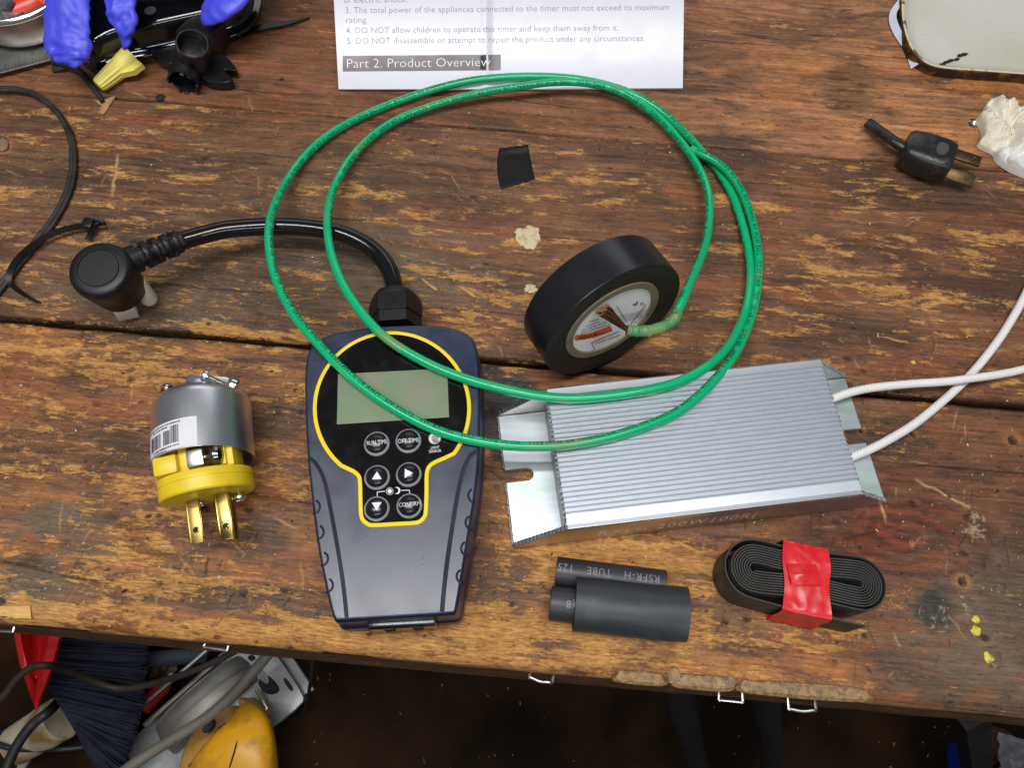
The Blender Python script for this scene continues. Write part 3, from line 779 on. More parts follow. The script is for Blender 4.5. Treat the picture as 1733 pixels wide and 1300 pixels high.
dome(638, 862, 19, 2.9, None, ((629, 851), (646, 850), (637.5, 864.5)))
dome(693, 857, 19, 2.9, ('CONFIRM', (674.5, 858.5), (711.5, 855), 6.2))
# light sensor and the printed bracket with sun and moon
c = P(736, 743, ZT)
se = Geo().lathe([(2.6*m, 30.3*m), (2.6*m, 30.9*m), (2.2*m, 31.2*m), (0, 31.25*m)], Matrix.Translation((c.x, c.y, 0)), 24, False, False).build('light_sensor', M_grey_pl, timer)
Geo().tube(catmull([P(u, v, 31.75) for u, v in ((730.5, 740), (738, 738.5), (741, 740.5), (737, 742.5), (732, 743.5), (733, 746), (740, 745.5), (741.5, 747.5), (734, 749))], 4), .00028, 6).build('sensor_track', M_btn_rim, se)
g = Geo()
text_px(g, 'LIGHT', (729, 760.5), (744, 759), 4.6, tz)
text_px(g, 'SENSOR', (726, 766.7), (747, 765), 4.6, tz)
def bar(g, u0, v0, u1, v1, w=1.2):
    a, b = Vector((u0, v0)), Vector((u1, v1)); n = Vector((a.y - b.y, b.x - a.x)).normalized() * w / 2
    q = [a + n, b + n, b - n, a - n]; g.add([tz(*p) for p in q], [(0, 1, 2, 3)])
bar(g, 638.5, 840, 638.5, 832.5); bar(g, 637.9, 833.2, 651.5, 831.6); bar(g, 679, 830.3, 693.6, 829.6); bar(g, 693, 829, 693, 836)
su, sv = 659.5, 831.6
g.add([tz(su + 3.6 * math.cos(t), sv + 3.6 * math.sin(t)) for t in np.linspace(0, 6.283, 20, endpoint=False)], [tuple(range(20))])
for k in range(16):
    t = k / 16 * 6.283
    bar(g, su + 4.6 * math.cos(t), sv + 4.6 * math.sin(t), su + 6.8 * math.cos(t), sv + 6.8 * math.sin(t), .8)
mo, mi = [], []
for t in np.linspace(-2.2, 1.9, 16):
    mo.append((671.5 + 6 * math.cos(t), 830.5 + 6 * math.sin(t)))
    mi.append((669.2 + 5.2 * math.cos(t * .93 - .02), 830.5 + 5.0 * math.sin(t * .93 - .02)))
g.add([tz(*p) for p in mo + mi], [(i, i + 1, 17 + i, 16 + i) for i in range(15)])
g.build('printed_marks', M_white_ink, timer)
# socket recess at the lower end
e0, e1 = P(622, 1052, 25), P(737, 1045, 25); ex = (e1 - e0).normalized(); ey = Vector((ex.y, -ex.x, 0))
Mx = frame((e0 + e1) / 2 - Vector((0, 0, .008)) + ey * .0012, (0, 0, 1), ex)
sk = Geo().box(((e1 - e0).length, .0034, .017), Mx, .0006).build('socket_panel', M_blk_gloss, timer)
for s_ in (-.2, .22):
    Geo().box((.004, .0012, .006), Mx @ Matrix.Translation(((e1 - e0).length * s_, -.0018, .003)), .0003).build('socket_slot', M_dark, sk)
# cable gland
ga = P(670, 553, 15); gb = P(668.5, 500, 15); gd = (gb - ga).normalized()
Mg = frame(ga - gd * .002, gd, Vector((1, 0, 0)))
def hexring(r, h, rot=math.pi / 6, k=1.0):
    o_ = []
    for j in range(36):
        a = 2 * math.pi * j / 36; q = ((a - rot + math.pi / 6) % (math.pi / 3)) - math.pi / 6
        rr = r * ((1 - k) + k * math.cos(math.pi / 6) / math.cos(q))
        o_.append(Mg @ Vector((rr * math.cos(a), rr * math.sin(a), h)))
    return o_
gl = Geo().rings([hexring(.0122, 0), hexring(.0124, .0055), hexring(.0118, .0062)]).build('cable_gland', M_blk, timer)
gn = Geo().rings([hexring(.0122, .0062), hexring(.0128, .0068), hexring(.0128, .0135), hexring(.0118, .0165, k=.6), hexring(.0098, .019, k=.2), hexring(.0075, .0205, k=0), hexring(.0056, .0206, k=0)]).build('gland_nut', M_blk, gl)
g = Geo()
for k in range(17):
    a = math.pi / 2 + (k - 8) * .058
    rr = .0128 * math.cos(math.pi / 6) / math.cos(((a - math.pi / 6 + math.pi / 6) % (math.pi / 3)) - math.pi / 6)
    rr = .0128 * .874 if abs(a - math.pi / 2) < .5 else rr
    x_ = .0128 * .87 * math.tan((a - math.pi / 2))
    g.box((.00038, .0007, .0085), Mg @ Matrix.Translation((x_, -.0128 * .868 * 1.0, .0108)))
g.build('grip_ribs', M_blk, gn)
# cable
cpts = [(668.5, 503, 15), (667, 484, 15), (659, 458, 15), (642, 433, 15.5), (616, 412, 16.5), (580, 396, 17.5), (540, 388, 18), (500, 384, 18.5), (460, 383, 19), (420, 385, 20), (380, 389, 21.5), (345, 397, 23), (316, 405, 24.5), (296, 411, 25.5)]
cpath = catmull([P(*q) for q in cpts], 8)
Geo().tube(cpath, .0044, 20).build('power_cable', M_cable, timer)
# right-angle plug, tipped over onto its pins
T_, B_ = P(166.5, 454, 40), P(205, 490, 16)
ax = (T_ - B_).normalized(); hl = (T_ - B_).length
Mp = frame(B_, ax, Vector((1, 0, 0)))
rt = .0141
pl = Geo().lathe([(rt * .80, 0), (rt * .86, .001), (rt * .93, hl * .45), (rt * .99, hl - .006), (rt * 1.0, hl - .0045), (rt * .985, hl - .0025), (rt * .93, hl - .0008), (rt * .86, hl), (rt * .66, hl + .0001), (rt * .65, hl - .0004), (rt * .63, hl - .0004), (rt * .62, hl + .0001), (0, hl + .0002)], Mp, 56, True, False).build('plug', M_blk, timer, sharp=60)
# strain relief: tapering neck with slots
s0, s1 = P(222, 441, 31), P(309, 406, 25)
sd = (s1 - s0).normalized(); sl = (s1 - s0).length
Ms = frame(s0, sd, Vector((0, 0, 1)))
sr = Geo().lathe([(.0050, -.005), (.0050, sl * .3), (.0046, sl)], Ms, 24).build('strain_relief', M_blk, pl)
g = Geo()
g.lathe([(.0066, -.006), (.0067, -.001), (.0066, .0035), (.0052, .0035)], Ms, 28)
for k in range(4):
    h0 = .0060 + k * .0049; r0 = .0066 - k * .0003
    g.lathe([(.0046, h0), (r0 - .0002, h0), (r0, h0 + .0004), (r0 - .0001, h0 + .0027), (r0 - .0003, h0 + .0030), (.0046, h0 + .0030)], Ms, 28)
for k in range(5):                                                  # bridges alternate round the neck
    for j in range(2):
        a = math.pi * j + (math.pi / 2 if k % 2 else 0) + .75
        g.box((.0030, .0052, .0026), Ms @ Matrix.Rotation(a, 4, 'Z') @ Matrix.Translation((.0046, 0, .0047 + k * .0049)), .0003)
g.build('relief_rings', M_blk, sr)
# pins under pale covers
def pin(u0, v0, z0, u1, v1, z1, w, t, rnd):
    a, b = P(u0, v0, z0), P(u1, v1, z1); d = (b - a).normalized()
    if rnd:
        Mr = frame(a, d); L = (b - a).length
        Geo().lathe([(w, -.004), (w, L - w * .6), (w * .8, L - w * .2), (w * .45, L), (0, L + .0002)], Mr, 20, True, False).build('pin_cover', M_grey_pl, pl)
    else:
        Mr = frame((a + b) / 2, d, (1, .35, 0)); Geo().box((w, t, (b - a).length), Mr, .0005).build('pin_cover', M_grey_pl, pl)
pin(206, 512, 16, 217, 533, 3.4, .0098, .0052, False)
pin(238, 486, 16, 257, 511, 4.0, .0040, 0, True)
pin(190, 492, 18, 199, 512, 8, .0085, .004, False)

# ------------------------------------------------------------------ aluminium resistor
M_alu = mat('brushed_aluminium', (.72, .76, .82), .42, 1.0, var=.02, vscale=300, rvar=.01)
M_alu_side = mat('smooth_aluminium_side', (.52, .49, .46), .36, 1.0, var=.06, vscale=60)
M_alu_foot = mat('milled_aluminium_foot', (.58, .63, .67), .40, 1.0, var=.14, vscale=200, c2=(.50, .66, .60), c2scale=30, stretch=(.12, 1, 1))
M_cut = mat('saw_cut_aluminium', (.30, .31, .33), .5, .8, var=.5, vscale=1500, bump=.8, bscale=1800)
rx0, ry0, ryaw = .00065, .0724, .11888
RL, RW, RH, Rl1, Rl2 = .1665, .060, .0270, .0222, .0207
Mr = Matrix.Translation((rx0, ry0, 0)) @ Matrix.Rotation(ryaw, 4, 'Z')
res = thing('power_resistor', 'finned silver aluminium resistor with two white braided leads, right of timer', 'resistor', (rx0 + .08, ry0 + .04, 0))
prof = [(.0005, .0045), (.0005, RH - .005), (-.0017, RH - .0048), (-.0017, RH - .0020), (-.0012, RH - .0008), (.0000, RH)]
nrib = 25; y0r, y1r = .0042, RW - .0015
pit = (y1r - y0r) / nrib
for k in range(nrib):
    yb = y0r + k * pit
    prof += [(yb, RH), (yb + pit * .10, RH - .0006), (yb + pit * .22, RH - .00065), (yb + pit * .36, RH - .0002), (yb + pit * .48, RH + .00008), (yb + pit * .85, RH + .00002)]
prof += [(RW + .0008, RH), (RW + .0017, RH - .0008), (RW + .0017, RH - .0048), (RW - .0005, RH - .005), (RW - .0005, .0045)]
xs = [Rl1 - .0004, Rl1, RL - Rl2, RL - Rl2 + .0003]
rg = []
for x in xs: rg.append([Mr @ Vector((x, p[0], p[1])) for p in prof])
Geo().rings(rg[1:3], True, True).build('finned_housing', M_alu, res, sharp=28)
_q = random.Random(3)
for xe, sg in ((Rl1, -1), (RL - Rl2, 1)):                            # ragged burrs left on the sawn ends of the fins
    g = Geo()
    for k in range(nrib + 1):
        yb = y0r + (k - .45) * pit
        for j in range(2):
            g.box((.0012 * _q.uniform(.5, 1.4), pit * _q.uniform(.25, .6), .0024 * _q.uniform(.5, 1)), Mr @ Matrix.Translation((xe + sg * .0004, yb + pit * _q.uniform(-.2, .2), RH - .0018 - .0006 * j)) @ Matrix.Rotation(_q.uniform(-.6, .6), 4, 'Z'))
    g.box((.0006, RW - .005, RH - .009), Mr @ Matrix.Translation((xe + sg * .0002, RW / 2, RH / 2 + .0005)))
    g.build('sawn_end', M_cut, res)
# base plate with its slots
def rp(x, y): return (Mr @ Vector((x, y, 0)))
def slot(xo, sgn, depth, yc, w):
    pts = [(xo, yc - w / 2)] ; 
    for k in range(9):
        t = -math.pi / 2 + math.pi * k / 8
        pts.append((xo + sgn * (depth - w / 2 + w / 2 * math.cos(t)), yc + w / 2 * math.sin(t)))
    return pts + [(xo, yc + w / 2)]
left = slot(0, 1, .0126, .0305, .0058)
right = slot(RL, -1, .0130, .0305, .0070)
poly = [(0, .0022)] + [] 
poly = [(.0, .0001), (RL, .0001)] + [(p[0], p[1]) for p in right] + [(RL, RW - .0001), (0, RW - .0001)] + list(reversed(left))
Geo().slab([rp(*p) for p in poly], [(0, .0003), (0, .0035), (.0002, .0037)]).build('mounting_foot', M_alu_foot, res)
# side walls, cut slantwise at both ends
def wall(y, t, inner):
    pr = [(0, .0003), (RL, .0003), (RL, .0045), (RL - Rl2, RH - .0009), (Rl1, RH - .0009), (0, .0045)]
    a = [Mr @ Vector((x, y, z)) for x, z in pr]; b = [Mr @ Vector((x, y + t, z)) for x, z in pr]
    return Geo().rings([a, b])
front = wall(-.0016, .0016, True).build('side_wall', M_alu_side, res)
wall(RW, .0016, True).build('side_wall', M_alu_side, res)
for x0, x1, y in ((0, Rl1, -.0008), (RL, RL - Rl2, -.0008), (0, Rl1, RW + .0008), (RL, RL - Rl2, RW + .0008)):
    g = Geo()
    for k in range(14):
        t = (k + .5) / 14; q = Mr @ Vector((x0 + (x1 - x0) * t, y, .0045 + (RH - .0056) * t))
        g.box((.0016 * _q.uniform(.5, 1.2), .0019, .0009), Matrix.Translation(q) @ Matrix.Rotation(ryaw, 4, 'Z') @ Matrix.Rotation(-math.atan2(RH, (x1 - x0)), 4, 'Y'))
    g.build('cut_edge', M_cut, res)
g = Geo()
for k in range(40):
    y = RW * (k + .5) / 40
    if abs(y - .0305) > .004:
        g.box((.0011 * _q.uniform(.3, 1.3), .0015, .003 * _q.uniform(.5, 1)), Mr @ Matrix.Translation((-.0002, y, .0017)))
g.build('cut_edge', M_cut, res)
# engraved rating on the front wall
g = Geo(); V, Fc, w = text_geo('RXLG 200W100RJ', 1.18, 0, 0, 1.0, .012)
x0t, wt, ht = .0360, .0690, .0086
g.add([Mr @ Vector((x0t + v.x / w * wt, -.00166, .0072 + v.y * ht)) for v in V], Fc)
g.build('engraved_rating', mat('engraving', s2l(245, 238, 228), .5, .0), front)
# two braided leads
def braid_mat():
    m_ = bpy.data.materials.new('white_glass_braid'); m_.use_nodes = True
    N, L = m_.node_tree.nodes, m_.node_tree.links; b = N['Principled BSDF']
    uv = N.new('ShaderNodeUVMap'); sp = N.new('ShaderNodeSeparateXYZ'); L.new(uv.outputs['UV'], sp.inputs[0])
    def mth(op, a, b_=None, val=None):
        n = N.new('ShaderNodeMath'); n.operation = op
        L.new(a, n.inputs[0])
        if b_ is not None: L.new(b_, n.inputs[1])
        elif val is not None: n.inputs[1].default_value = val
        return n.outputs[0]
    uu = mth('MULTIPLY', sp.outputs['X'], val=2 * math.pi / .0017); vv = mth('MULTIPLY', sp.outputs['Y'], val=2 * math.pi * 6)
    s1_ = mth('SINE', mth('ADD', uu, vv)); s2_ = mth('SINE', mth('SUBTRACT', uu, vv))
    h = mth('MAXIMUM', s1_, s2_)
    mr = N.new('ShaderNodeMapRange'); mr.inputs['From Min'].default_value = -.7; mr.inputs['From Max'].default_value = 1
    L.new(h, mr.inputs['Value'])
    mx = N.new('ShaderNodeMix'); mx.data_type = 'RGBA'; mx.inputs['A'].default_value = (*s2l(206, 204, 203), 1); mx.inputs['B'].default_value = (*s2l(238, 237, 236), 1)
    L.new(mr.outputs['Result'], mx.inputs['Factor']); L.new(mx.outputs['Result'], b.inputs['Base Color'])
    bp = N.new('ShaderNodeBump'); bp.inputs['Strength'].default_value = .4; bp.inputs['Distance'].default_value = .0004
    L.new(mr.outputs['Result'], bp.inputs['Height']); L.new(bp.outputs['Normal'], b.inputs['Normal'])
    b.inputs['Roughness'].default_value = .7
    return m_
M_braid = braid_mat()
for pts in ([(1404, 676, 13), (1414, 673, 13), (1440, 664, 12.5), (1480, 656, 11), (1540, 650, 9.5), (1600, 646, 9.5), (1640, 641, 9.2), (1690, 634, 7), (1733, 625, 5), (1800, 606, 3.5), (1880, 570, 3)],
            [(1436, 777, 13), (1446, 772, 13), (1470, 762, 12.5), (1505, 744, 11), (1550, 716, 8), (1600, 675, 4.6), (1640, 637, 3.6), (1676, 594, 3), (1704, 554, 2.6), (1736, 497, 2.4), (1775, 410, 2.4), (1810, 330, 2.4)]):
    Geo().tube(catmull([P(*q) for q in pts], 8), .00195, 18).build('braided_lead', M_braid, res)

# ------------------------------------------------------------------ yellow and steel mains plug
M_ycon = mat('yellow_nylon', s2l(226, 196, 38), .42, var=.06, sss=.1, bump=.08, bscale=900)
M_brass = mat('brass', s2l(176, 152, 84), .3, 1.0, var=.12, rvar=.3)
M_can = mat('galvanised_can', (.78, .79, .81), .33, 1.0, var=.02, vscale=220, rvar=.02, bump=.08, bscale=2500)
con = thing('mains_connector', 'yellow and steel plug with two brass blades and a barcode sticker, left of timer', 'plug', P(346, 780, 0))
cz = 20.8
K0 = P(345.5, 784, cz); Kd = (P(347, 770, cz) - P(343, 660, cz)).normalized()
Mc = frame(K0, Kd, Vector((1, 0, 0)))        # local z runs towards the blades; local y points up
R = .0208
can = Geo().lathe([(R - .0008, 0), (R, .0002), (R, -.004), (R, -.0255), (R - .0006, -.0278), (R - .0022, -.0298), (R - .005, -.0310), (.0125, -.0318), (.0105, -.0326), (.0096, -.0342), (.0090, -.0362), (.0070, -.0375), (.003, -.038)], Mc, 64, False, True)
can.lathe([(R - .0008, 0), (R - .0010, -.004), (R - .0012, -.024), (.004, -.0255)], Mc, 64, False, True)
can = can.build('steel_shell', M_can, con, sharp=40)
# cord clamp screws
def screw(g, u0, v0, z0, u1, v1, z1, r, head, hh, thread=True):
    a, b = P(u0, v0, z0), P(u1, v1, z1); d = (b - a).normalized(); L = (b - a).length; Mq = frame(a, d)
    g.lathe([(0, -hh), (head * .6, -hh * .98), (head * .92, -hh * .6), (head, -hh * .15), (head, 0), (r, .0001)], Mq, 24, False, False)
    pr = [(r, 0.0001)]
    k = 0
    if thread:
        h = .0006
        while h < L: pr += [(r, h), (r * .82, h + .0003)]; h += .0006
    pr += [(r, L)]
    g.lathe(pr, Mq, 18, False, True)
    for t in (0, 1):
        g.box((head * 1.1, head * .26, hh * .3), Mq @ Matrix.Rotation(.4 + t * math.pi / 2, 4, 'Z') @ Matrix.Translation((0, 0, -hh * .95)))
g = Geo(); screw(g, 350, 637, 33, 391, 656, 29, .0012, .0030, .0022); g.build('clamp_screw', M_steel, con)
g = Geo(); screw(g, 283, 659, 19, 290, 672, 19, .0013, .0029, .0022, False); g.build('clamp_screw', M_steel, con)
g = Geo()
a = P(396, 653, 27); Mq = frame(a, (P(391, 656, 29) - P(350, 637, 33)).normalized())
g.lathe([(.0014, -.0016), (.0034, -.0015), (.0036, -.0006), (.0036, .0008), (.0030, .0016), (.0014, .0017)], Mq, 26); g.build('clamp_nut', M_steel, con)
g = Geo(); cb = frame(P(352, 655, 26), (P(391, 656, 28) - P(310, 650, 28)).normalized(), (0, 0, 1))
g.box((.006, .010, .020), cb, .0022); g.build('cord_clamp', M_can, con)
# sticker with barcode, wrapped round the shell
M_label = mat('white_sticker', s2l(216, 216, 222), .45, var=.03)
M_ink = mat('black_print', s2l(38, 38, 42), .6)
a_l, a_r = math.radians(90 + 78), math.radians(90 - 13)       # local angles: 90 deg is straight up
def onlab(s_, t_, lift=.00012):
    a_ = a_l + (a_r - a_l) * s_
    return Mc @ Vector(((R + lift) * math.cos(a_), (R + lift) * math.sin(a_), -.0132 + .0130 * t_))
st = Geo().sheet(lambda s_, t_: onlab(s_, t_), 40, 4).build('sticker', M_label, con)
g = Geo(); _q = random.Random(9)
s_ = .26
while s_ < .78:
    w_ = _q.choice([.006, .009, .014]); 
    if not .50 < s_ < .545:
        t0 = .30 if s_ < .66 else .18
        g.add([onlab(s_ + (w_ if i in (1, 2) else 0), t0 if i < 2 else .78, .0002) for i in range(4)], [(0, 1, 2, 3)])
    s_ += w_ + _q.choice([.005, .008, .011])
for row, (ta, tb, sa, sb, hh) in enumerate(((.05, .12, .18, .80, 1), (.15, .21, .34, .62, 1), (.83, .90, .35, .78, 1), (.93, .985, .05, .6, 1))):
    s_ = sa
    while s_ < sb:
        w_ = _q.uniform(.006, .016)
        g.add([onlab(s_ + (w_ if i in (1, 2) else 0), ta + (tb - ta) * .2 if i < 2 else tb, .0002) for i in range(4)], [(0, 1, 2, 3)])
        s_ += w_ + _q.choice([.004, .005, .012])
g.build('barcode', M_ink, st)
# yellow base
d2 = (P(355, 880, 20.3) - P(350.5, 818, 20.3)).normalized(); d2 = (d2 + Vector((0, 0, -.17))).normalized()
Mb = frame(P(350, 821, 20.0), d2, Vector((1, 0, 0)))
rb_ = .0193
Geo().lathe([(rb_ * .9, -.0040), (rb_ - .0003, -.0039), (rb_, -.0034), (rb_, -.0007), (rb_ - .0003, -.0006), (rb_ - .0003, -.0004), (rb_, -.0003), (rb_, .0042), (rb_ - .0006, .0049), (rb_ - .002, .0051)], Mb, 60).build('base_disc', M_ycon, con)
g = Geo()
def bl(x, up, z, sx, sy, sz, b=.0006): g.box((sx, sy, sz), Mb @ Matrix.Translation((x, up, z)), b)
bl(-.0100, .0075, -.010, .0075, .010, .012); bl(-.0100, .0120, -.0085, .0100, .009, .008, .0012); bl(-.0035, .008, -.011, .0040, .011, .014); bl(.0142, .0045, -.010, .004, .013, .012)
bl(.003, -.004, -.014, .018, .009, .020); bl(.0118, .0105, -.0095, .0035, .004, .010)
g.build('inner_posts', M_ycon, con)
g = Geo(); g.box((.0068, .008, .0075), Mb @ Matrix.Translation((.0020, .0115, -.0092)), .0005); g.build('terminal_block', M_steel, con)
M_dkst = mat('dark_steel_screw', (.30, .29, .28), .2, 1.0)
g = Geo(); Mq = frame(Mb @ Vector((.0062, .0125, -.0092)), (Mb.to_3x3() @ Vector((1, .12, .1))))
g.lathe([(.0016, -.002), (.0016, .0022), (.0020, .0024), (.0040, .003), (.0043, .0046), (.0036, .0062), (.0016, .0068), (0, .0069)], Mq, 24); g.build('terminal_screw', M_dkst, con)
def blade(x, up, L, w=.0053):
    g = Geo()
    g.box((w, .0007, L), Mb @ Matrix.Translation((x, up, .005 + L / 2)), .0003)
    g.box((w * .96, .0007, L - .002), Mb @ Matrix.Translation((x + .0002, up - .0010, .005 + L / 2 - .001)), .0003)
    g.box((.0009, .0020, L - .001), Mb @ Matrix.Translation((x - w / 2 + .0002, up - .0004, .005 + L / 2)), .0003)
    b = g.build('blade', M_brass, con)
    Mh = Mb @ Matrix.Translation((x + .0004, up + .00038, .005 + L - .0055)) @ Matrix.Rotation(-math.pi / 2, 4, 'X')
    Geo().lathe([(.0014, 0), (.0013, .0003), (.0010, .0004), (.0009, .0000)], Mh, 20, False, False).build('blade_hole_rim', M_brass, b)
    Geo().lathe([(.00095, .00003), (0, .00004)], Mh, 18, False, False).build('blade_hole', M_dark, b)
blade(-.0068, .0005, .0185); blade(.0062, .0025, .0200)
g = Geo(); g.lathe([(.0026, .004), (.0026, .0235), (.0022, .0250), (.0012, .0256)], Mb @ Matrix.Translation((.0066, -.004, 0)), 20, True, True); g.build('ground_pin', M_brass, con)
g = Geo(); screw(g, 405.5, 842, 14, 404, 834, 14, .001, .0027, .0016, False); g.build('base_screw', M_steel, con)
g = Geo(); screw(g, 340, 852, 12, 340, 844, 12, .001, .0017, .0012, False); g.build('base_screw', M_steel, con)

# ------------------------------------------------------------------ roll of black tape standing on its rim
M_tape = mat('black_vinyl_tape', s2l(24, 24, 29), .3, var=.08, vscale=60, bump=.06, bscale=200)
M_tape_side = mat('wound_tape_side', s2l(30, 32, 29), .55, var=.35, vscale=500, bump=.3, bscale=1200)
M_card = mat('grey_cardboard_core', s2l(122, 112, 92), .8, var=.15, bump=.4, bscale=1500)
M_paper = mat('white_label_paper', s2l(240, 239, 242), .45, var=.03)
M_orange = mat('orange_print', s2l(236, 98, 30), .5, var=.03)
phi = math.radians(29)
tn = Vector((math.sin(phi), -math.cos(phi), .10)).normalized()      # towards the viewer; leans back a little
TR, TW = .0348, .0190
Tc = PP(1038, 545, Vector((0, P(1038, 600, 0).y + .004, 0)), Vector((0, 1, 0)))
Tc.z = TR * math.cos(.10) + .0012 + .0009
Tc = P(1038.5, 546, Tc.z * 1000)
te1 = Vector((math.cos(phi), math.sin(phi), 0)); te2 = tn.cross(te1)
Mt = frame(Tc, tn, te1)
tape = thing('electrical_tape_roll', 'black vinyl tape roll standing on its rim, white and orange label in its core', 'tape roll', (Tc.x, Tc.y, 0))
ro = Geo()
NT = 72
def rimr(a):                                                        # slightly squashed roll
    return TR * (1 + .012 * math.cos(2 * a + .6)) + .0004 * math.exp(-((a - 4.1) / .05) ** 2)
def ring(r, z, sq=True): return [Mt @ Vector((r * (rimr(2 * math.pi * k / NT) / TR if sq else 1) * math.cos(2 * math.pi * k / NT), r * (rimr(2 * math.pi * k / NT) / TR if sq else 1) * math.sin(2 * math.pi * k / NT), z)) for k in range(NT)]
ro.rings([ring(TR - .0003, 0), ring(TR, -.0004), ring(TR, -TW + .0004), ring(TR - .0003, -TW)], False, False)
ro.build('tape_winding', M_tape, tape)
sd_ = Geo()
rr = [TR - .0003]
fr = [ring(TR - .0003, 0)]
for k in range(14):
    r = TR - .0008 - (TR - .0238) * k / 13
    fr.append(ring(r, -.0001 - .0003 * ((k * 7) % 3) / 2 - .0010 * (k / 13), True))
sd_.rings(fr, False, False); sd_.rings([ring(TR - .0003, -TW), ring(.0225, -TW)], False, False)
sd_.build('tape_side', M_tape_side, tape)
co = Geo().rings([ring(.0240, -.0012), ring(.0238, -.0004), ring(.0205, -.0004), ring(.0203, -.0012), ring(.0203, -TW + .0005), ring(.0226, -TW + .0004)], False, False).build('core', M_card, tape)
LZ = -.0013
lb = Geo().rings([ring(.0203, LZ - .0003), ring(.0203, LZ), ring(.0001, LZ)], True, False).build('core_label', M_paper, tape)
Lpt = Mt @ Vector((0, 0, LZ + .00015))
def onl(u, v): return PP(u, v, Lpt, tn)
def clampl(u, v):
    q = onl(u, v) - Lpt; d = q.length
    return Lpt + q * min(1, .0197 / max(d, 1e-6))
band = []
g = Geo()
top = [(974, 567.5), (990, 565.5), (1005, 562), (1020, 556.5), (1032, 551.5)]; bot = [(972, 575.5), (988, 575), (1005, 571.5), (1020, 566.5), (1036, 559.5)]
g.add([clampl(*p) for p in top + bot], [(i, i + 1, 6 + i, 5 + i) for i in range(4)]); g.build('orange_band', M_orange, lb)
Lp2 = Mt @ Vector((0, 0, LZ + .0003))
def onl2(u, v):
    q = PP(u, v, Lp2, tn) - Lp2
    return Lp2 + q * min(1, .0196 / max(q.length, 1e-6))
g = Geo()
text_px(g, 'WARN', (1003, 564.5), (979, 568.5), 6.2, onl2, spacing=.9)
def lin(g, u0, v0, u1, v1, w=.9):
    a, b = Vector((u0, v0)), Vector((u1, v1)); n = Vector((a.y - b.y, b.x - a.x)).normalized() * w / 2
    g.add([onl2(*p) for p in (a + n, b + n, b - n, a - n)], [(0, 1, 2, 3)])
g.add([onl2(1008.5, 562.5), onl2(1004, 565), onl2(1009, 569.5)], [(0, 1, 2)])
for s_, p0, p1 in (('To prevent serious injury', (1028, 548.5), (982, 564.5)), ('Do not use for over', (1026, 544), (984, 559)), ('not work on', (1014, 543.5), (992, 551.5)), ('not use', (1013, 539), (997, 544.5))):
    text_px(g, s_, p0, p1, 3.4, onl2)
text_px(g, 'submerged conductors.', (1050, 566), (1005, 581.5), 3.2, onl2)
text_px(g, 'in use.', (1058, 570), (1046, 574), 3.0, onl2)
text_px(g, 'Do not use', (1088, 535), (1073, 546.5), 3.2, onl2); text_px(g, 'Do not tear', (1091, 540), (1077, 551), 3.0, onl2)
for q in ((1001, 580.5, 1047, 561.5), (1001, 580.5, 1007, 592), (1044, 518, 1061, 546), (1068, 548, 1094, 515), (1086.5, 530, 1092.5, 541), (1030, 548, 1036, 559.5), (975, 575.8, 1036, 560.2), (1094, 528, 1099, 529), (1094, 528, 1096, 533)):
    lin(g, *q)
for k in range(8):                                                  # bold curl of lettering at the rim
    t0, t1 = -.4 + k * .35, -.4 + (k + 1) * .35
    lin(g, 1074.5 + 4 * math.cos(t0), 512 + 4 * math.sin(t0), 1074.5 + 4 * math.cos(t1), 512 + 4 * math.sin(t1), 2.2)
for k in range(3): lin(g, 1083 + k * 2.2, 513 - k * .6, 1086 + k * 1.6, 517 - k, .9)
g.build('label_print', M_ink, lb)

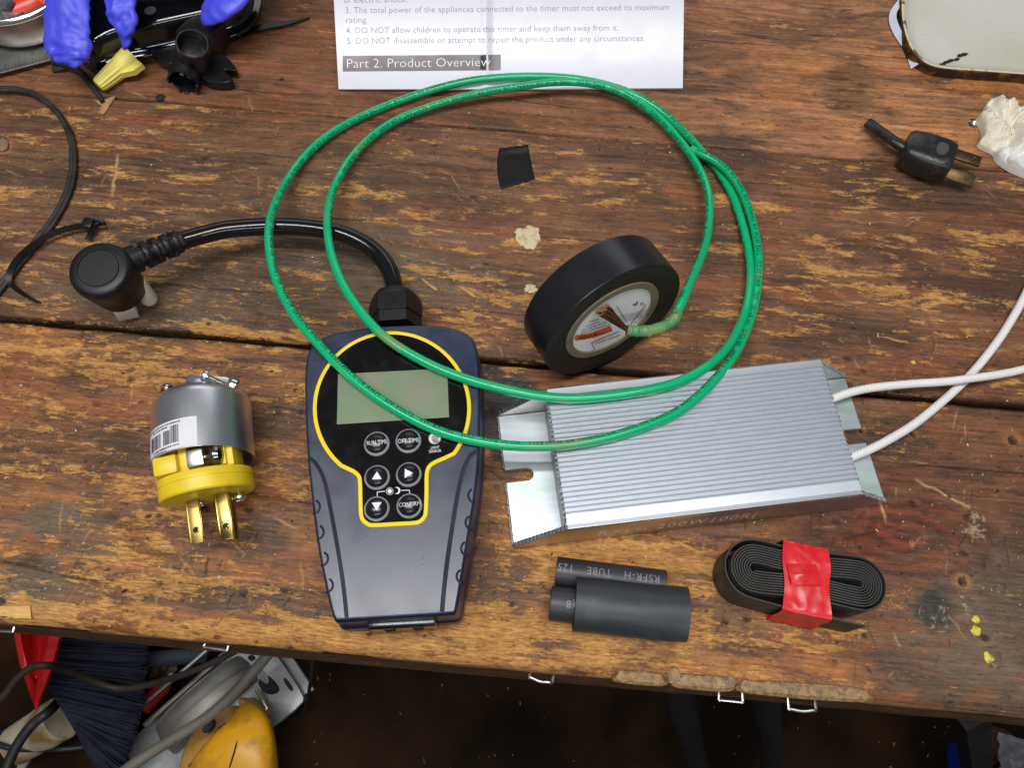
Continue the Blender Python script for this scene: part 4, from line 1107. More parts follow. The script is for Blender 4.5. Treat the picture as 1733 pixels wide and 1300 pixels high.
# ------------------------------------------------------------------ green wire, two turns
M_green = mat('green_wire_jacket', s2l(8, 170, 112), .2, var=.05, vscale=40, c2=s2l(112, 140, 82), c2scale=26, c2lo=.63, c2hi=.72, bump=.04, bscale=300)
M_copper = mat('frayed_copper', s2l(84, 54, 38), .4, .6, var=.35, vscale=1500)
M_coptip = mat('bright_copper_tips', s2l(214, 176, 128), .35, .8, var=.2)
M_scorch = mat('scorched_insulation', s2l(64, 140, 92), .4, var=.1, c2=s2l(140, 150, 84), c2scale=120, c2lo=.35, c2hi=.7, bump=.4, bscale=900, sss=.1)
wpts = [(1147, 527, 46), (1156, 508, 44), (1170, 475, 38), (1186, 436, 28), (1197, 395, 19), (1201, 350, 13), (1194, 312, 9.5), (1172, 268, 8), (1140, 226, 7.5), (1104, 190, 7.5), (1064, 163, 8), (1022, 146, 9.5),
        (975, 138.5, 10.5), (928, 139, 11), (880, 146, 10.5), (830, 154, 9), (780, 165, 7), (735, 178, 5.5), (690, 195, 5), (652, 215, 5), (616, 243, 5.5), (589, 275, 7), (569, 311, 10), (557, 350, 17), (555, 392, 25), (563, 436, 29),
        (581, 482, 32), (609, 526, 34), (645, 565, 34.2), (690, 596, 33.6), (745, 625, 33.2), (800, 646, 33), (860, 661, 32.5), (920, 670.5, 31.5), (980, 673, 30.6), (1040, 669, 30.2), (1100, 659, 30), (1150, 645, 29.5), (1195, 622, 28), (1226, 594, 22),
        (1248, 560, 14), (1263, 520, 7.5), (1270, 475, 5), (1268, 430, 4.2), (1258, 382, 4), (1241, 334, 3.6), (1220, 297, 2.8), (1192, 261, 2.6), (1160, 226, 3), (1120, 189, 4), (1076, 162, 5), (1030, 145, 5.5), (980, 133.5, 6), (925, 129, 6), (865, 130, 6),
        (800, 136.5, 6), (742, 149, 4.5), (685, 167, 3.5), (634, 187, 3.2), (588, 209, 3.4), (546, 236, 4), (510, 272, 5), (482, 312, 10), (463, 353, 20), (455, 390, 26.5), (458, 430, 29), (470, 478, 31), (494, 528, 33), (524, 567, 34),
        (566, 613, 33.6), (610, 652, 33.2), (660, 688, 33), (710, 716, 33), (760, 736, 33), (815, 748.5, 32.8), (870, 754.5, 32), (930, 754.5, 31), (985, 749, 30.4), (1040, 738, 30), (1090, 722, 29.8), (1140, 699, 29.6), (1186, 666, 29), (1222, 630, 26),
        (1249, 591, 19), (1267, 550, 12), (1279, 505, 8), (1284, 460, 6.2), (1282, 415, 5.6), (1273, 370, 5.6), (1257, 328, 6.5), (1236, 296, 7.8), (1212, 274, 8.0), (1190, 262, 7.6), (1169, 252, 6.8)]
WR = .00215
gp = catmull([P(*q) for q in wpts], 9)
gp = [p + Vector((noise.noise(p * 28), noise.noise(p * 28 + Vector((9, 0, 0))), 0)) * .0006 for p in gp]
wire = thing('green_wire', 'loose double loop of bright green insulated wire lying over the timer and resistor', 'wire', (P(870, 440, 0)))
Geo().tube(gp, WR, 20).build('insulation', M_green, wire)
# printed line along the jacket
cum = [0.0]
for a, b in zip(gp[:-1], gp[1:]): cum.append(cum[-1] + (b - a).length)
import bisect
# index of arc length where the printing sits on different flanks
def at(s_):
    i = max(0, min(len(gp) - 2, bisect.bisect(cum, s_) - 1)); t = (s_ - cum[i]) / max(1e-9, cum[i + 1] - cum[i])
    p = gp[i].lerp(gp[i + 1], t); a = gp[max(0, i - 1)]; b = gp[min(len(gp) - 1, i + 2)]; d = (b - a).normalized()
    side = Vector((0, 0, 1)).cross(d).normalized()                  # to the left of the run
    up = d.cross(side); return p, d, side, up
knot_s = [cum[min(len(cum) - 1, i * 9)] for i in range(len(wpts))]
ang_k = []
for i, q in enumerate(wpts):
    if i <= 11: a = .9
    elif i <= 24: a = .75
    elif i <= 40: a = 1.9
    elif i <= 48: a = 1.6
    elif i <= 55: a = -1.2
    elif i <= 64: a = .85
    elif i <= 84: a = .55
    else: a = .05
    ang_k.append(a)
def ang(s_): return float(np.interp(s_, knot_s, np.convolve(np.pad(ang_k, 2, mode='edge'), np.ones(5) / 5, 'valid')))
LINE = 'E91583   (UL)   AWG 10 CU   TYPE MTW OR THWN-2 OR THHN OR GASOLINE AND OIL RESISTANT II OR AWM   600 VOLTS   VW-1   '
V, Fc, w = text_geo(LINE, 1.12, 6, 0, 1.1)
hh = .0021; kx = hh * .92
seg_len = w * kx
s_E = float(np.interp(knot_s[86] , [0, 1e9], [0, 1e9]))             # the line starts anew near the right-hand bend
g = Geo()
start = knot_s[84] + .004
k0 = -int(start / seg_len) - 1
for k in range(k0, 2):
    base = start + k * seg_len
    if base > cum[-1]: continue
    vv, ok = [], []
    for q in V:
        s_ = base + q.x * kx
        ok.append(.004 < s_ < cum[-1] - .003)
        p, d, side, up = at(min(max(s_, 0), cum[-1]))
        a_ = ang(s_) + (q.y - .5) * hh / WR
        vv.append(p + (side * math.sin(a_) + up * math.cos(a_)) * (WR + .00006))
    g.add(vv, [f for f in Fc if all(ok[i] for i in f)])
g.build('printed_lettering', mat('black_wire_print', s2l(8, 12, 10), .6, spec=.1), wire)
# cut end, scorched sleeve, frayed strands
epts = [(1147, 527, 46), (1143, 538, 46.5), (1132, 548, 47), (1113, 556, 47.5), (1092, 560, 48), (1070, 560, 48.5), (1061, 558.5, 48.8)]
ep = catmull([P(*q) for q in epts], 8)
rads = [WR * (1.05 + .16 * abs(noise.noise(Vector((i * .55, 2, 0)))) * 2) for i in range(len(ep))]
sl_ = Geo().tube(ep, rads, 18, cap=False)
ep2 = [p for p in ep]
sl_.build('scorched_sleeve', M_scorch, wire)
g = Geo()
for u, v, z, sx in ((1143, 527, 49, 1), (1130, 541, 49, -1), (1119, 560, 49, 1), (1100, 566, 48, -1)):
    c = P(u, v, z)
    g.rings([[c + Vector((.0007 * math.cos(t) * r_, .0005 * math.sin(t) * r_ * (1 + .4 * math.cos(3 * t)), h_)) for t in np.linspace(0, 6.28, 10, endpoint=False)] for r_, h_ in ((1.6, -.0004), (1.3, .0004), (.5, .0009))])
g.build('melted_flakes', M_scorch, wire)
g = Geo(); g2 = Geo(); _q = random.Random(4)
for k in range(64):
    a = P(1063 + _q.uniform(-1.5, 1.5), 559 + _q.uniform(-3, 3), 48.8 + _q.uniform(-1.2, 1.2))
    f = k / 63
    e = P(1012 + 20 * f + _q.uniform(-3, 4), 532 - 13 * f + _q.uniform(-4, 4), 52 + _q.uniform(-2, 3.5))
    mid = a.lerp(e, .5) + Vector((_q.uniform(-1, 1), _q.uniform(-1, 1), _q.uniform(-.5, .8))) * .0009
    pth = catmull([a, mid, e], 5)
    g.tube(pth, .00032, 6); g2.tube([e, e + (e - mid).normalized() * .0007], .00036, 6)
g.build('copper_strands', M_copper, wire); g2.build('strand_tips', M_coptip, wire)

# ------------------------------------------------------------------ short pieces of heat-shrink tube
M_hs = mat('matt_black_heatshrink', s2l(47, 48, 53), .46, var=.07, vscale=60, bump=.08, bscale=500, c2=s2l(56, 57, 62), c2scale=60)
M_hs2 = mat('charcoal_heatshrink', s2l(46, 51, 54), .5, var=.08, vscale=70, bump=.1, bscale=400, c2=s2l(60, 66, 69), c2scale=70, c2lo=.5, c2hi=.7)
M_hsink = mat('grey_tube_print', s2l(128, 130, 136), .6)
def sleeve(g, a, b, rx, rz, wall, n=48, wob=0.0, seed=0):
    d = (b - a).normalized(); sdv = d.cross(Vector((0, 0, 1))).normalized(); up = sdv.cross(d)
    def rg_(k, t):
        o_ = []
        for j in range(n):
            q = 2 * math.pi * j / n
            w_ = 1 + wob * noise.noise(Vector((math.cos(q) * 1.1 + seed, math.sin(q) * 1.1, t * 2.2)))
            o_.append(a.lerp(b, t) + sdv * (rx - k) * math.cos(q) * w_ + up * (rz - k) * math.sin(q) * w_)
        return o_
    rgs = [rg_(0, t) for t in np.linspace(0, 1, 14)] + [rg_(wall, t) for t in np.linspace(1, 0, 8)]
    g.rings(rgs + [rgs[0]], False, False); return g
def on_tube(a, b, rx, rz):
    d = (b - a).normalized(); sdv = d.cross(Vector((0, 0, 1))).normalized(); up = sdv.cross(d); L = (b - a).length
    return lambda s_, q: a + d * s_ + sdv * (rx + .0001) * math.cos(q) + up * (rz + .0001) * math.sin(q)
def tube_text(fn, s, s0, s1, q_mid, h, r, name, par):
    V, Fc, w = text_geo(s, 1.15, 4)
    Geo().add([fn(s0 + (s1 - s0) * v.x / w, q_mid + (v.y - .5) * h / r) for v in V], Fc).build(name, M_hsink, par)
a, b = P(941.5, 967, 6.2), P(1125, 990.5, 6.2)
tA = thing('heat_shrink_tube', 'thin black heat shrink tube with grey RSFR-H TUBE print, behind the widest tube', 'heat shrink tube', (a.x + .02, a.y, 0), 'short pieces of black heat shrink tube')
tb = sleeve(Geo(), a, b, .0062, .0061, .0006).build('tube', M_hs, tA)
LA = (b - a).length; ft = on_tube(a, b, .0062, .0061)
f_ = lambda u: (u - 941.5) / (1125 - 941.5) * LA
tube_text(ft, 'RSFR-H', f_(1113), f_(1054), math.radians(97), -.0033, .0062, 'printed_lettering', tb)
tube_text(ft, 'TUBE', f_(1032), f_(992), math.radians(97), -.0033, .0062, 'printed_lettering', tb)
tube_text(ft, '125', f_(969), f_(943), math.radians(97), -.0033, .0062, 'printed_lettering', tb)
a, b = P(931.5, 1021, 8.2), P(1060, 1036, 8.2)
tB = thing('heat_shrink_tube', 'black heat shrink tube pushed into the widest tube, only its left end showing', 'heat shrink tube', (a.x + .01, a.y, 0), 'short pieces of black heat shrink tube')
tb = sleeve(Geo(), a, b, .0071, .0070, .0006).build('tube', M_hs, tB)
ft = on_tube(a, b, .0071, .0070); LB = (b - a).length
tube_text(ft, '(8', (972 - 931.5) / 128.5 * LB, (957 - 931.5) / 128.5 * LB, math.radians(84), -.0030, .0071, 'printed_lettering', tb)
a, b = P(972, 1022, 10.2), P(1161, 1041, 10.2)
tC = thing('heat_shrink_tube', 'widest charcoal heat shrink tube, plain, in front of the thin printed one', 'heat shrink tube', (a.x + .02, a.y, 0), 'short pieces of black heat shrink tube')
sleeve(Geo(), a, b, .0110, .0099, .0008, wob=.035, seed=3).build('tube', M_hs2, tC)
# bright cut lip
d = (b - a).normalized(); sdv = d.cross(Vector((0, 0, 1))).normalized(); up = sdv.cross(d)

# ------------------------------------------------------------------ coil of flat heat-shrink held by red tape
M_coil = mat('dark_flat_tubing', s2l(50, 48, 45), .5, var=.15, vscale=200, bump=.1, bscale=600)
M_red = mat('red_vinyl_tape', s2l(206, 34, 40), .3, var=.06, bump=.1, bscale=160)
ca, cb_ = P(1275, 957, 21), P(1456, 993, 21)
cc = (ca + cb_) / 2; cdx = (cb_ - ca).normalized(); cdx.z = 0; cdy = Vector((-cdx.y, cdx.x, 0))
coil = thing('heat_shrink_coil', 'flat oval coil of dark heat shrink tubing bound with a red tape band', 'coil of tubing', (cc.x, cc.y, 0))
ZB, ZTc = .0006, .0215
sp = .0208
def stad(r, t):                                                     # t in 0..1 round a stadium of half length sp, radius r
    per = 4 * sp + 2 * math.pi * r; s_ = (t % 1) * per
    if s_ < 2 * sp: return (-sp + s_, -r)
    s_ -= 2 * sp
    if s_ < math.pi * r: q = -math.pi / 2 + s_ / r; return (sp + r * math.cos(q), r * math.sin(q))
    s_ -= math.pi * r
    if s_ < 2 * sp: return (sp - s_, r)
    s_ -= 2 * sp; q = math.pi / 2 + s_ / r; return (-sp + r * math.cos(q), r * math.sin(q))
pth = []
TURNS = 9
for k in range(int(TURNS * 72) + 1):
    t = k / 72
    r = .0013 + .00103 * t + (.0016 * max(0, (t - TURNS + 1.05)) if t > TURNS - 1.05 else 0) * 1.0
    x, y = stad(r, t); 
    y = y - math.copysign(min(abs(y), .00085 * math.exp(-(x / .0145) ** 4)), y)
    pth.append((x, y + .0010 * math.sin(x * 60)))
lx, ly = pth[-1]
for k in range(1, 30): pth.append((lx + .00155 * k * .99, ly - .00012 * k + .0016 * (k / 29) ** 2))
P3 = [cc + cdx * x + cdy * y for x, y in pth]
g = Geo(); rg = []
for i, p in enumerate(P3):
    t = (P3[min(len(P3) - 1, i + 1)] - P3[max(0, i - 1)]); t.z = 0; t.normalize(); n = Vector((-t.y, t.x, 0))
    wv = .0004 * noise.noise(p * 90); zt = ZTc + wv - .0006 * max(0, (i - 600) / 80)
    hw = .00040
    pl_ = Vector((p.x, p.y, 0))
    rg.append([pl_ + n * hw + Vector((0, 0, ZB)), pl_ + n * hw + Vector((0, 0, zt - .0004)), pl_ + n * hw * .5 + Vector((0, 0, zt)), pl_ - n * hw * .5 + Vector((0, 0, zt)), pl_ - n * hw + Vector((0, 0, zt - .0004)), pl_ - n * hw + Vector((0, 0, ZB))])
g.rings(rg); g.build('wound_tubing', M_coil, coil, sharp=50)
ymax = max(p[1] for p in pth); ymin = min(p[1] for p in pth)
loop = [(ymax + .0006, .001), (ymax + .0006, ZTc - .002), (ymax - .0004, ZTc + .0005), (ymax * .5, ZTc + .0009), (0, ZTc + .0008), (ymin * .5, ZTc + .0009), (ymin + .0006, ZTc + .0005), (ymin - .0007, ZTc - .0018), (ymin - .0010, .010), (ymin - .0006, .0006), (0, .0003)]
lp_ = catmull([(y, z, 0) for y, z in loop], 7, closed=True)
def redf(s_, t_):
    q = lp_[int(round(t_ * len(lp_))) % len(lp_)]
    y, z = q.x, q.y
    slant = .0008 * (y / ymax)                                      # the band runs askew
    wdt = .0186 + .0008 * math.sin(y * 300)
    x = -.0005 + slant * -1.0 + (s_ - .5) * wdt
    nz_ = noise.noise(Vector((x * 120, y * 90 + z * 90, 3))) ; cr_ = 1 - abs(noise.noise(Vector((x * 190 + 4, y * 170, 8)))) * 2
    b_ = .0003 * nz_ + .0003 * max(0, cr_) * (1 if z > .015 else .4)
    return cc.to_2d().to_3d() + cdx * x + cdy * (y + (b_ * math.copysign(1, y) if abs(y) > ymax * .9 else 0)) + Vector((0, 0, max(.0002, z + (b_ if z > ZTc - .002 else 0))))
g = Geo().sheet(redf, 26, 77)
# loose overlapping tab of the band
def tabf(s_, t_):
    x = -.0105 + .012 * s_ + .0025 * t_; y = .003 - .0085 * t_ + .002 * s_
    return cc.to_2d().to_3d() + cdx * (x + .0015) + cdy * y + Vector((0, 0, ZTc + .0014 + .0016 * math.sin(t_ * 2.4) * (1 - abs(s_ - .4)) + .0008 * noise.noise(Vector((s_ * 3, t_ * 3, 1)))))
g.sheet(tabf, 10, 10)
g.build('red_tape_band', M_red, coil, sharp=60)

# ------------------------------------------------------------------ little square of tape on the bench
pts = [(845, 253), (868, 249), (893, 248), (897, 270), (905, 303), (878, 311), (849, 320), (845, 296), (840, 272)]
cs = [P(845, 253), P(893, 248), P(905, 304), P(848, 320)]
def sqf(s_, t_):
    p = cs[0].lerp(cs[1], s_).lerp(cs[3].lerp(cs[2], s_), t_)
    p.x += -.0016 * math.sin(t_ * 3.1) * (1 - s_); p.y += .0004 * noise.noise(Vector((s_ * 6, t_ * 6, 0)))
    return Vector((p.x, p.y, .0006 + .0016 * math.exp(-((t_ - .06) / .10) ** 2) * (.4 + .6 * s_) + .0001 * noise.noise(p * 150)))
tag(Geo().sheet(sqf, 20, 24, (0, 0, .00025)).build('tape_scrap', mat('black_tape_scrap', s2l(13, 13, 14), .5, spec=.25, var=.1), sharp=180), 'small square scrap of black tape lying inside the green wire loop', 'tape')

# ------------------------------------------------------------------ instruction leaflet
M_leaf = mat('coated_white_paper', s2l(222, 222, 232), .3, var=.015, spec=.5)
M_pgrey = mat('glare_paled_print', s2l(146, 146, 152), .5, var=.03)  # dark print paled to grey, glare put into its colour
M_bar = mat('glare_paled_bar', s2l(112, 104, 108), .4, var=.04, c2=s2l(150, 136, 138), c2scale=14, c2lo=.45, c2hi=.6)  # paler pinkish patches put glare into the bar's colour
def leaf_z(v, u=866):
    t = max(0, (150 - v)) / 150
    return 2.2 + 23.5 * t ** 1.25 + .9 * math.exp(-((u - 822) / 7) ** 2) - .6 * math.exp(-((u - 838) / 18) ** 2)
def onleaf(u, v, lift=0.0): return P(u, v, leaf_z(v, u) + lift)
leaf = thing('instruction_leaflet', 'folded white instruction sheet headed Part 2. Product Overview, at the back', 'leaflet', P(866, 110, 0))
def lf(s_, t_):
    v = 149 - 175 * t_
    ul, ur = 573 - 8 * (149 - v) / 149, 1155.5 + 2 * (149 - v) / 149
    vv = v + (1.2 if s_ < .5 else 1.2 - 4 * (s_ - .5)) * (1 - t_) * 1.0
    u = ul + (ur - ul) * s_
    return onleaf(u, vv)
Geo().sheet(lf, 120, 40, (0, 0, .0003)).build('page', M_leaf, leaf, sharp=60)
def lf2(s_, t_):
    p = lf(s_, t_); return Vector((p.x * .996 + .0006, p.y + .0006, p.z - .0009 * (1 + .6 * s_)))
Geo().sheet(lf2, 40, 20, (0, 0, .0003)).build('page', M_leaf, leaf, sharp=60)
up_ = lambda u, v: onleaf(u, v, .12)
g = Geo()
text_px(g, 'of electric shock.', (581, 4.2), (689, 2.6), 10.2, up_, xcuts=8, thin=.012)
text_px(g, '3. The total power of the appliances connected to the timer must not exceed its maximum', (583.5, 21.5), (1132, 16), 10.4, up_, xcuts=40, thin=.012)
text_px(g, 'rating.', (584.5, 38), (622, 37.5), 10.4, up_, thin=.012)
text_px(g, '4. DO NOT allow children to operate this timer and keep them away from it.', (585.5, 55.8), (1046.5, 51), 10.4, up_, xcuts=36, thin=.012)
text_px(g, '5. DO NOT disassemble or attempt to repair the product under any circumstances.', (586.5, 73.6), (1091.5, 68.6), 10.4, up_, xcuts=36, thin=.012)
g.build('printed_text', M_pgrey, leaf)
nb_ = 30
def barf(s_, t_): return onleaf(580 + 267.5 * s_, 120.5 - 26.5 * t_ - 2.2 * s_, .10)
hb = Geo().sheet(barf, nb_, 6).build('heading_bar', M_bar, leaf)
g = Geo(); text_px(g, 'Part 2. Product Overview', (585.5, 114.5), (830, 111.5), 15.5, lambda u, v: onleaf(u, v, .2), xcuts=24, thin=.014); g.build('heading_text', M_paper, hb)
Geo().sheet(lambda s_, t_: onleaf(813 + 9 * s_, 117 - 25 * t_ * (.9 + .1 * s_), .16), 4, 4).build('fold_mark', M_ink, hb)

# ------------------------------------------------------------------ top left: bowl, ruler, bracket, glove and small bits
M_bowl = mat('worn_steel_bowl', (.62, .60, .57), .32, 1.0, var=.25, vscale=40, c2=(.40, .37, .33), c2scale=30, c2lo=.5, c2hi=.7, rvar=.3)
M_rim = mat('bright_rolled_rim', (.82, .82, .82), .2, 1.0, var=.08)
M_redpl = mat('red_orange_plastic', s2l(214, 58, 34), .35, var=.08)
M_dkgrey = mat('dark_grey_rubber', s2l(58, 58, 60), .6, var=.2, bump=.2)
rp_ = [P(u, v, 27) for u, v in ((0, 39), (52, 27), (90, 6))]
def circ(p, q, r):
    ax_, ay, bx, by, cx_, cy_ = p.x, p.y, q.x, q.y, r.x, r.y
    d = 2 * (ax_ * (by - cy_) + bx * (cy_ - ay) + cx_ * (ay - by))
    ux = ((ax_**2 + ay**2) * (by - cy_) + (bx**2 + by**2) * (cy_ - ay) + (cx_**2 + cy_**2) * (ay - by)) / d
    uy = ((ax_**2 + ay**2) * (cx_ - bx) + (bx**2 + by**2) * (ax_ - cx_) + (cx_**2 + cy_**2) * (bx - ax_)) / d
    return Vector((ux, uy, 0)), math.hypot(ax_ - ux, ay - uy)
bc, br = circ(*rp_)
br = min(br, .075)
mid_ = P(45, 30, 27); dirc = (Vector((bc.x, bc.y, 0)) - Vector((mid_.x, mid_.y, 0))).normalized()
bc = Vector((mid_.x, mid_.y, 0)) + dirc * br
bowl = thing('steel_bowl', 'round steel bowl with a bright rolled rim, holding a red tool', 'bowl', (bc.x, bc.y, 0))
Mw = Matrix.Translation((bc.x, bc.y, 0))
Geo().lathe([(br * .84, .0055), (br * .90, .0075), (br * .955, .013), (br * .98, .020), (br * .985, .0262)], Mw, 80, True, False).lathe([(0, .008), (br * .78, .0085), (br * .92, .012), (br * .965, .026)], Mw, 80, False, False).build('bowl_wall', M_bowl, bowl)
Geo().lathe([(br - .0022 + .0022 * math.cos(t), .0260 + .0022 * math.sin(t)) for t in np.linspace(-1.8, 4.4, 14)], Mw, 80, False, False).build('rolled_rim', M_rim, bowl)
tool = thing('red_tool', 'red orange plastic tool with a zinc hex bolt, lying in the steel bowl', 'tool', (P(30, 10, 30).x, P(30, 10, 30).y, .009))
g = Geo()
g.etube(catmull([P(22, 30, 19), P(40, 18, 20), P(62, 0, 21), P(80, -30, 22)], 6), [.006 + .0035 * math.sin(min(1, i / 14) * 1.6) for i in range(19)], [.008] * 19, 20)
g.etube(catmull([P(78, 8, 20), P(92, -8, 22), P(104, -40, 22)], 6), [.006] * 13, [.007] * 13, 18)
g.build('tool_body', M_redpl, tool)
Geo().box((.046, .034, .022), Matrix.Translation(P(2, 6, 14)) @ Matrix.Rotation(.35, 4, 'Z'), .004).build('rubber_pad', M_dkgrey, tool)
bt = P(10, 5, 28)
g = Geo().rings([[Vector((bt.x + r_ * .0052 * math.cos(k * math.pi / 3), bt.y + r_ * .0052 * math.sin(k * math.pi / 3), bt.z + h_)) for k in range(6)] for r_, h_ in ((1, -.004), (1, .0012), (.85, .0022))])
g.lathe([(.0085, -.0045), (.0085, -.0035), (.005, -.0034)], Matrix.Translation(bt), 30); g.build('hex_bolt', M_steel, tool)

M_rule = mat('worn_steel_rule', (.36, .355, .345), .42, .85, var=.2, vscale=70, c2=(.2, .19, .18), c2scale=120, c2lo=.55, c2hi=.7, bump=.1)
r0, r1 = P(-60, 139, 4), P(330, 36, 4)
rl0, rl1 = P(-60, 96, 4), P(330, 2, 4)
ruler = thing('steel_ruler', 'worn grey steel ruler with engraved HARDENED lettering, under the blue glove', 'ruler', (P(60, 90, 0).x, P(60, 90, 0).y, .0045))
r1s = r0.lerp(r1, .5); rl1s = rl0.lerp(rl1, .5)
Geo().slab([(r0.x, r0.y), (r1s.x, r1s.y), (rl1s.x, rl1s.y), (rl0.x, rl0.y)], [(0, .0032), (0, .0040), (.0001, .0041)]).build('blade', M_rule, ruler)
g = Geo(); rz = lambda u, v: P(u, v, 4.2)
text_px(g, 'HARDENED', (42, 82.5), (98, 67), 6.5, rz)
for k in range(70):
    f = k / 70; L = .0022 if k % 2 else (.0034 if k % 8 else .0052)
    p = r0.lerp(r1s, f); q = (rl0.lerp(rl1s, f) - p).normalized(); d_ = (r1s - r0).normalized() * .00014
    b_ = p + q * .0003
    g.add([Vector((w_.x, w_.y, 0.0042)) for w_ in (b_ - d_, b_ + d_, b_ + d_ + q * L, b_ - d_ + q * L)], [(0, 1, 2, 3)])
g.build('engraved_marks', M_ink, ruler)

M_glossblk = mat('gloss_black_enamel', s2l(13, 13, 15), .1, var=.2, vscale=60, coat=.5, rvar=.4)
br_px = [(128, 20), (130, 50), (138, 68), (152, 72), (185, 52), (232, 45), (300, 30), (360, 17), (398, 3), (414, -30), (410, -70), (200, -70), (128, -60)]
bp_ = chaikin([(P(u, v, 22).x, P(u, v, 22).y, 0) for u, v in br_px], 3)
brk = thing('black_bracket', 'glossy black metal bracket with rounded end and round hole, under the blue glove', 'bracket', (P(270, 20, 0).x, P(270, 20, 0).y, .0052))
Geo().slab(bp_, [(-.0062, .0054), (-.0065, .0066), (-.0058, .0076), (-.0035, .0078), (-.0018, .0088), (-.0006, .0110), (-.0002, .017), (.0004, .0200), (.002, .0218), (.004, .0222)]).build('pressing', M_glossblk, brk, sharp=60)
c = P(254, 17, 22.3)
Geo().lathe([(.0034, .0), (.0031, .0001), (0, .0001)], Matrix.Translation(c), 28, False, False).build('hole', mat('grey_hole', s2l(70, 70, 74), .6), brk)

M_glove = mat('blue_nitrile', s2l(72, 78, 222), .45, var=.08, vscale=50, sss=.1, bump=.3, bscale=180)
g = Geo()
def finger(pts, w, amp, seed, h=.28):
    n = 40; path = catmull([P(*q) for q in pts], int(n / (len(pts) - 1)))
    n = len(path); ws = np.interp(np.linspace(0, 1, n), np.linspace(0, 1, len(w)), w)
    ws = [x * MM for x in ws]
    g.etube(path, ws, [x * h + .0006 for x in ws], 40, amp, 70, seed)
finger([(118, -70, 46), (116, -20, 42), (115, 20, 37), (115, 55, 31.5), (117, 78, 28), (119, 92, 25.5), (120, 102, 23.8), (121, 108, 22.8), (121, 111, 22)], [10.5, 10.6, 11.4, 12, 11.6, 10.2, 7.8, 4.6, .6], .0019, 1.0, .17)
finger([(200, -70, 48), (202, -20, 44), (205, 15, 40), (208, 40, 35), (210, 62, 29), (212, 76, 24), (213, 82, 21)], [8, 7.4, 7.2, 6.8, 5.4, 3.0, .6], .0020, 5.0, .26)
finger([(440, -80, 44), (410, -40, 40), (385, -5, 36), (362, 18, 32), (350, 33, 29), (345, 42, 27)], [12, 12.5, 11.5, 9.5, 5.5, .8], .0009, 9.0, .3)
g.etube(catmull([P(40, -110, 48), P(160, -100, 52), P(300, -100, 50), P(470, -105, 44)], 8), [.02] * 25, [.006] * 25, 24, .0015, 60, 4)
# folded lip along the middle finger
gl_ = g.build('rubber_glove', M_glove, org=P(200, 20, 0), sharp=180, label='crumpled blue nitrile glove, three fingers showing at the back left', cat='glove')

M_nut = mat('pale_yellow_wire_nut', s2l(232, 220, 112), .42, var=.05, sss=.15)
na, nb2 = P(168, 143, 5), P(224, 96, 7.5); nd = (nb2 - na).normalized(); nl = (nb2 - na).length
Mn = frame(na, nd, Vector((0, 0, 1)))
nut = thing('wire_nut', 'pale yellow ribbed wire nut below the blue glove', 'wire nut', (P(195, 118, 0).x, P(195, 118, 0).y, 0))
g = Geo(); rgs = []
for h_, r_, rib in ((-.0012, .0022, 0), (-.0008, .0036, .3), (.0006, .0042, 1), (nl * .3, .0049, 1), (nl * .50, .0054, 1), (nl * .56, .0058, .2), (nl * .8, .0064, 0), (nl, .0069, 0)):
    rgs.append([Mn @ Vector(((r_ * (1 + .05 * rib * math.cos(14 * a))) * math.cos(a), (r_ * (1 + .05 * rib * math.cos(14 * a))) * math.sin(a), h_)) for a in np.linspace(0, 2 * math.pi, 84, endpoint=False)])
g.rings(rgs); g.build('cap', M_nut, nut)
g = Geo()
for s__ in (1, -1):
    q = [(0, nl * .46), (.0012, nl * .50), (.0058, nl * .74), (.0062, nl * 1.0), (0, nl * 1.0)]
    a_ = [Mn @ Vector((.0018, s__ * (.0045 + x), z)) for x, z in q]; b_ = [Mn @ Vector((-.0018, s__ * (.0045 + x), z)) for x, z in q]
    g.rings([a_, b_])
g.build('wing', M_nut, nut)

M_fit = mat('black_moulded_plastic', s2l(24, 24, 26), .34, var=.2, bump=.1, bscale=700)
fit = thing('plastic_fitting', 'black moulded fitting with an open cup and forked arms, beside the yellow wire nut', 'fitting', (P(325, 100, 0).x, P(325, 100, 0).y, 0))
c0, c1 = P(331, 106, 8), P(325, 73, 27)
Mf = frame(c0, (c1 - c0), (1, 0, 0)); L = (c1 - c0).length
Geo().lathe([(.0092, -.004), (.0088, L - .001), (.0085, L), (.0077, L), (.0074, L - .0075), (.0066, L - .0082), (.0062, L - .0080), (0, L - .0082)], Mf, 44, True, False).build('cup', M_fit, fit)
d0, d1 = P(326, 92, 10), P(309, 140, 8.5)
Mf2 = frame(d0, (d1 - d0), (1, 0, 0)); L2 = (d1 - d0).length
g = Geo(); g.lathe([(.0080, -.002), (.0084, L2 * .4), (.0084, L2 - .003), (.0084, L2 - .0012), (.0073, L2 - .0012), (.0070, L2 - .014), (0, L2 - .014)], Mf2, 44, True, False)
for k in range(13):
    if k % 3 != 1: g.box((.0026, .0011, .0024 + .0008 * (k % 2)), Mf2 @ Matrix.Rotation(k / 13 * 6.283, 4, 'Z') @ Matrix.Rotation(math.pi / 2, 4, 'Z') @ Matrix.Translation((0, .0079, L2 - .0006)), .0003)
g.build('spout', M_fit, fit)
g = Geo().box((.021, .022, .016), Matrix.Translation(P(345, 62, 12)) @ Matrix.Rotation(-.5, 4, 'Z'), .003); g.build('boss', M_fit, fit)
def arm(px, z0, h):
    q = chaikin([(P(u, v, z0 + h).x, P(u, v, z0 + h).y, 0) for u, v in px], 2)
    Geo().slab(q, [(.0002, z0 * MM), (0, (z0 + .3) * MM), (0, (z0 + h - .4) * MM), (.0004, (z0 + h) * MM)]).build('forked_arm', M_fit, fit)
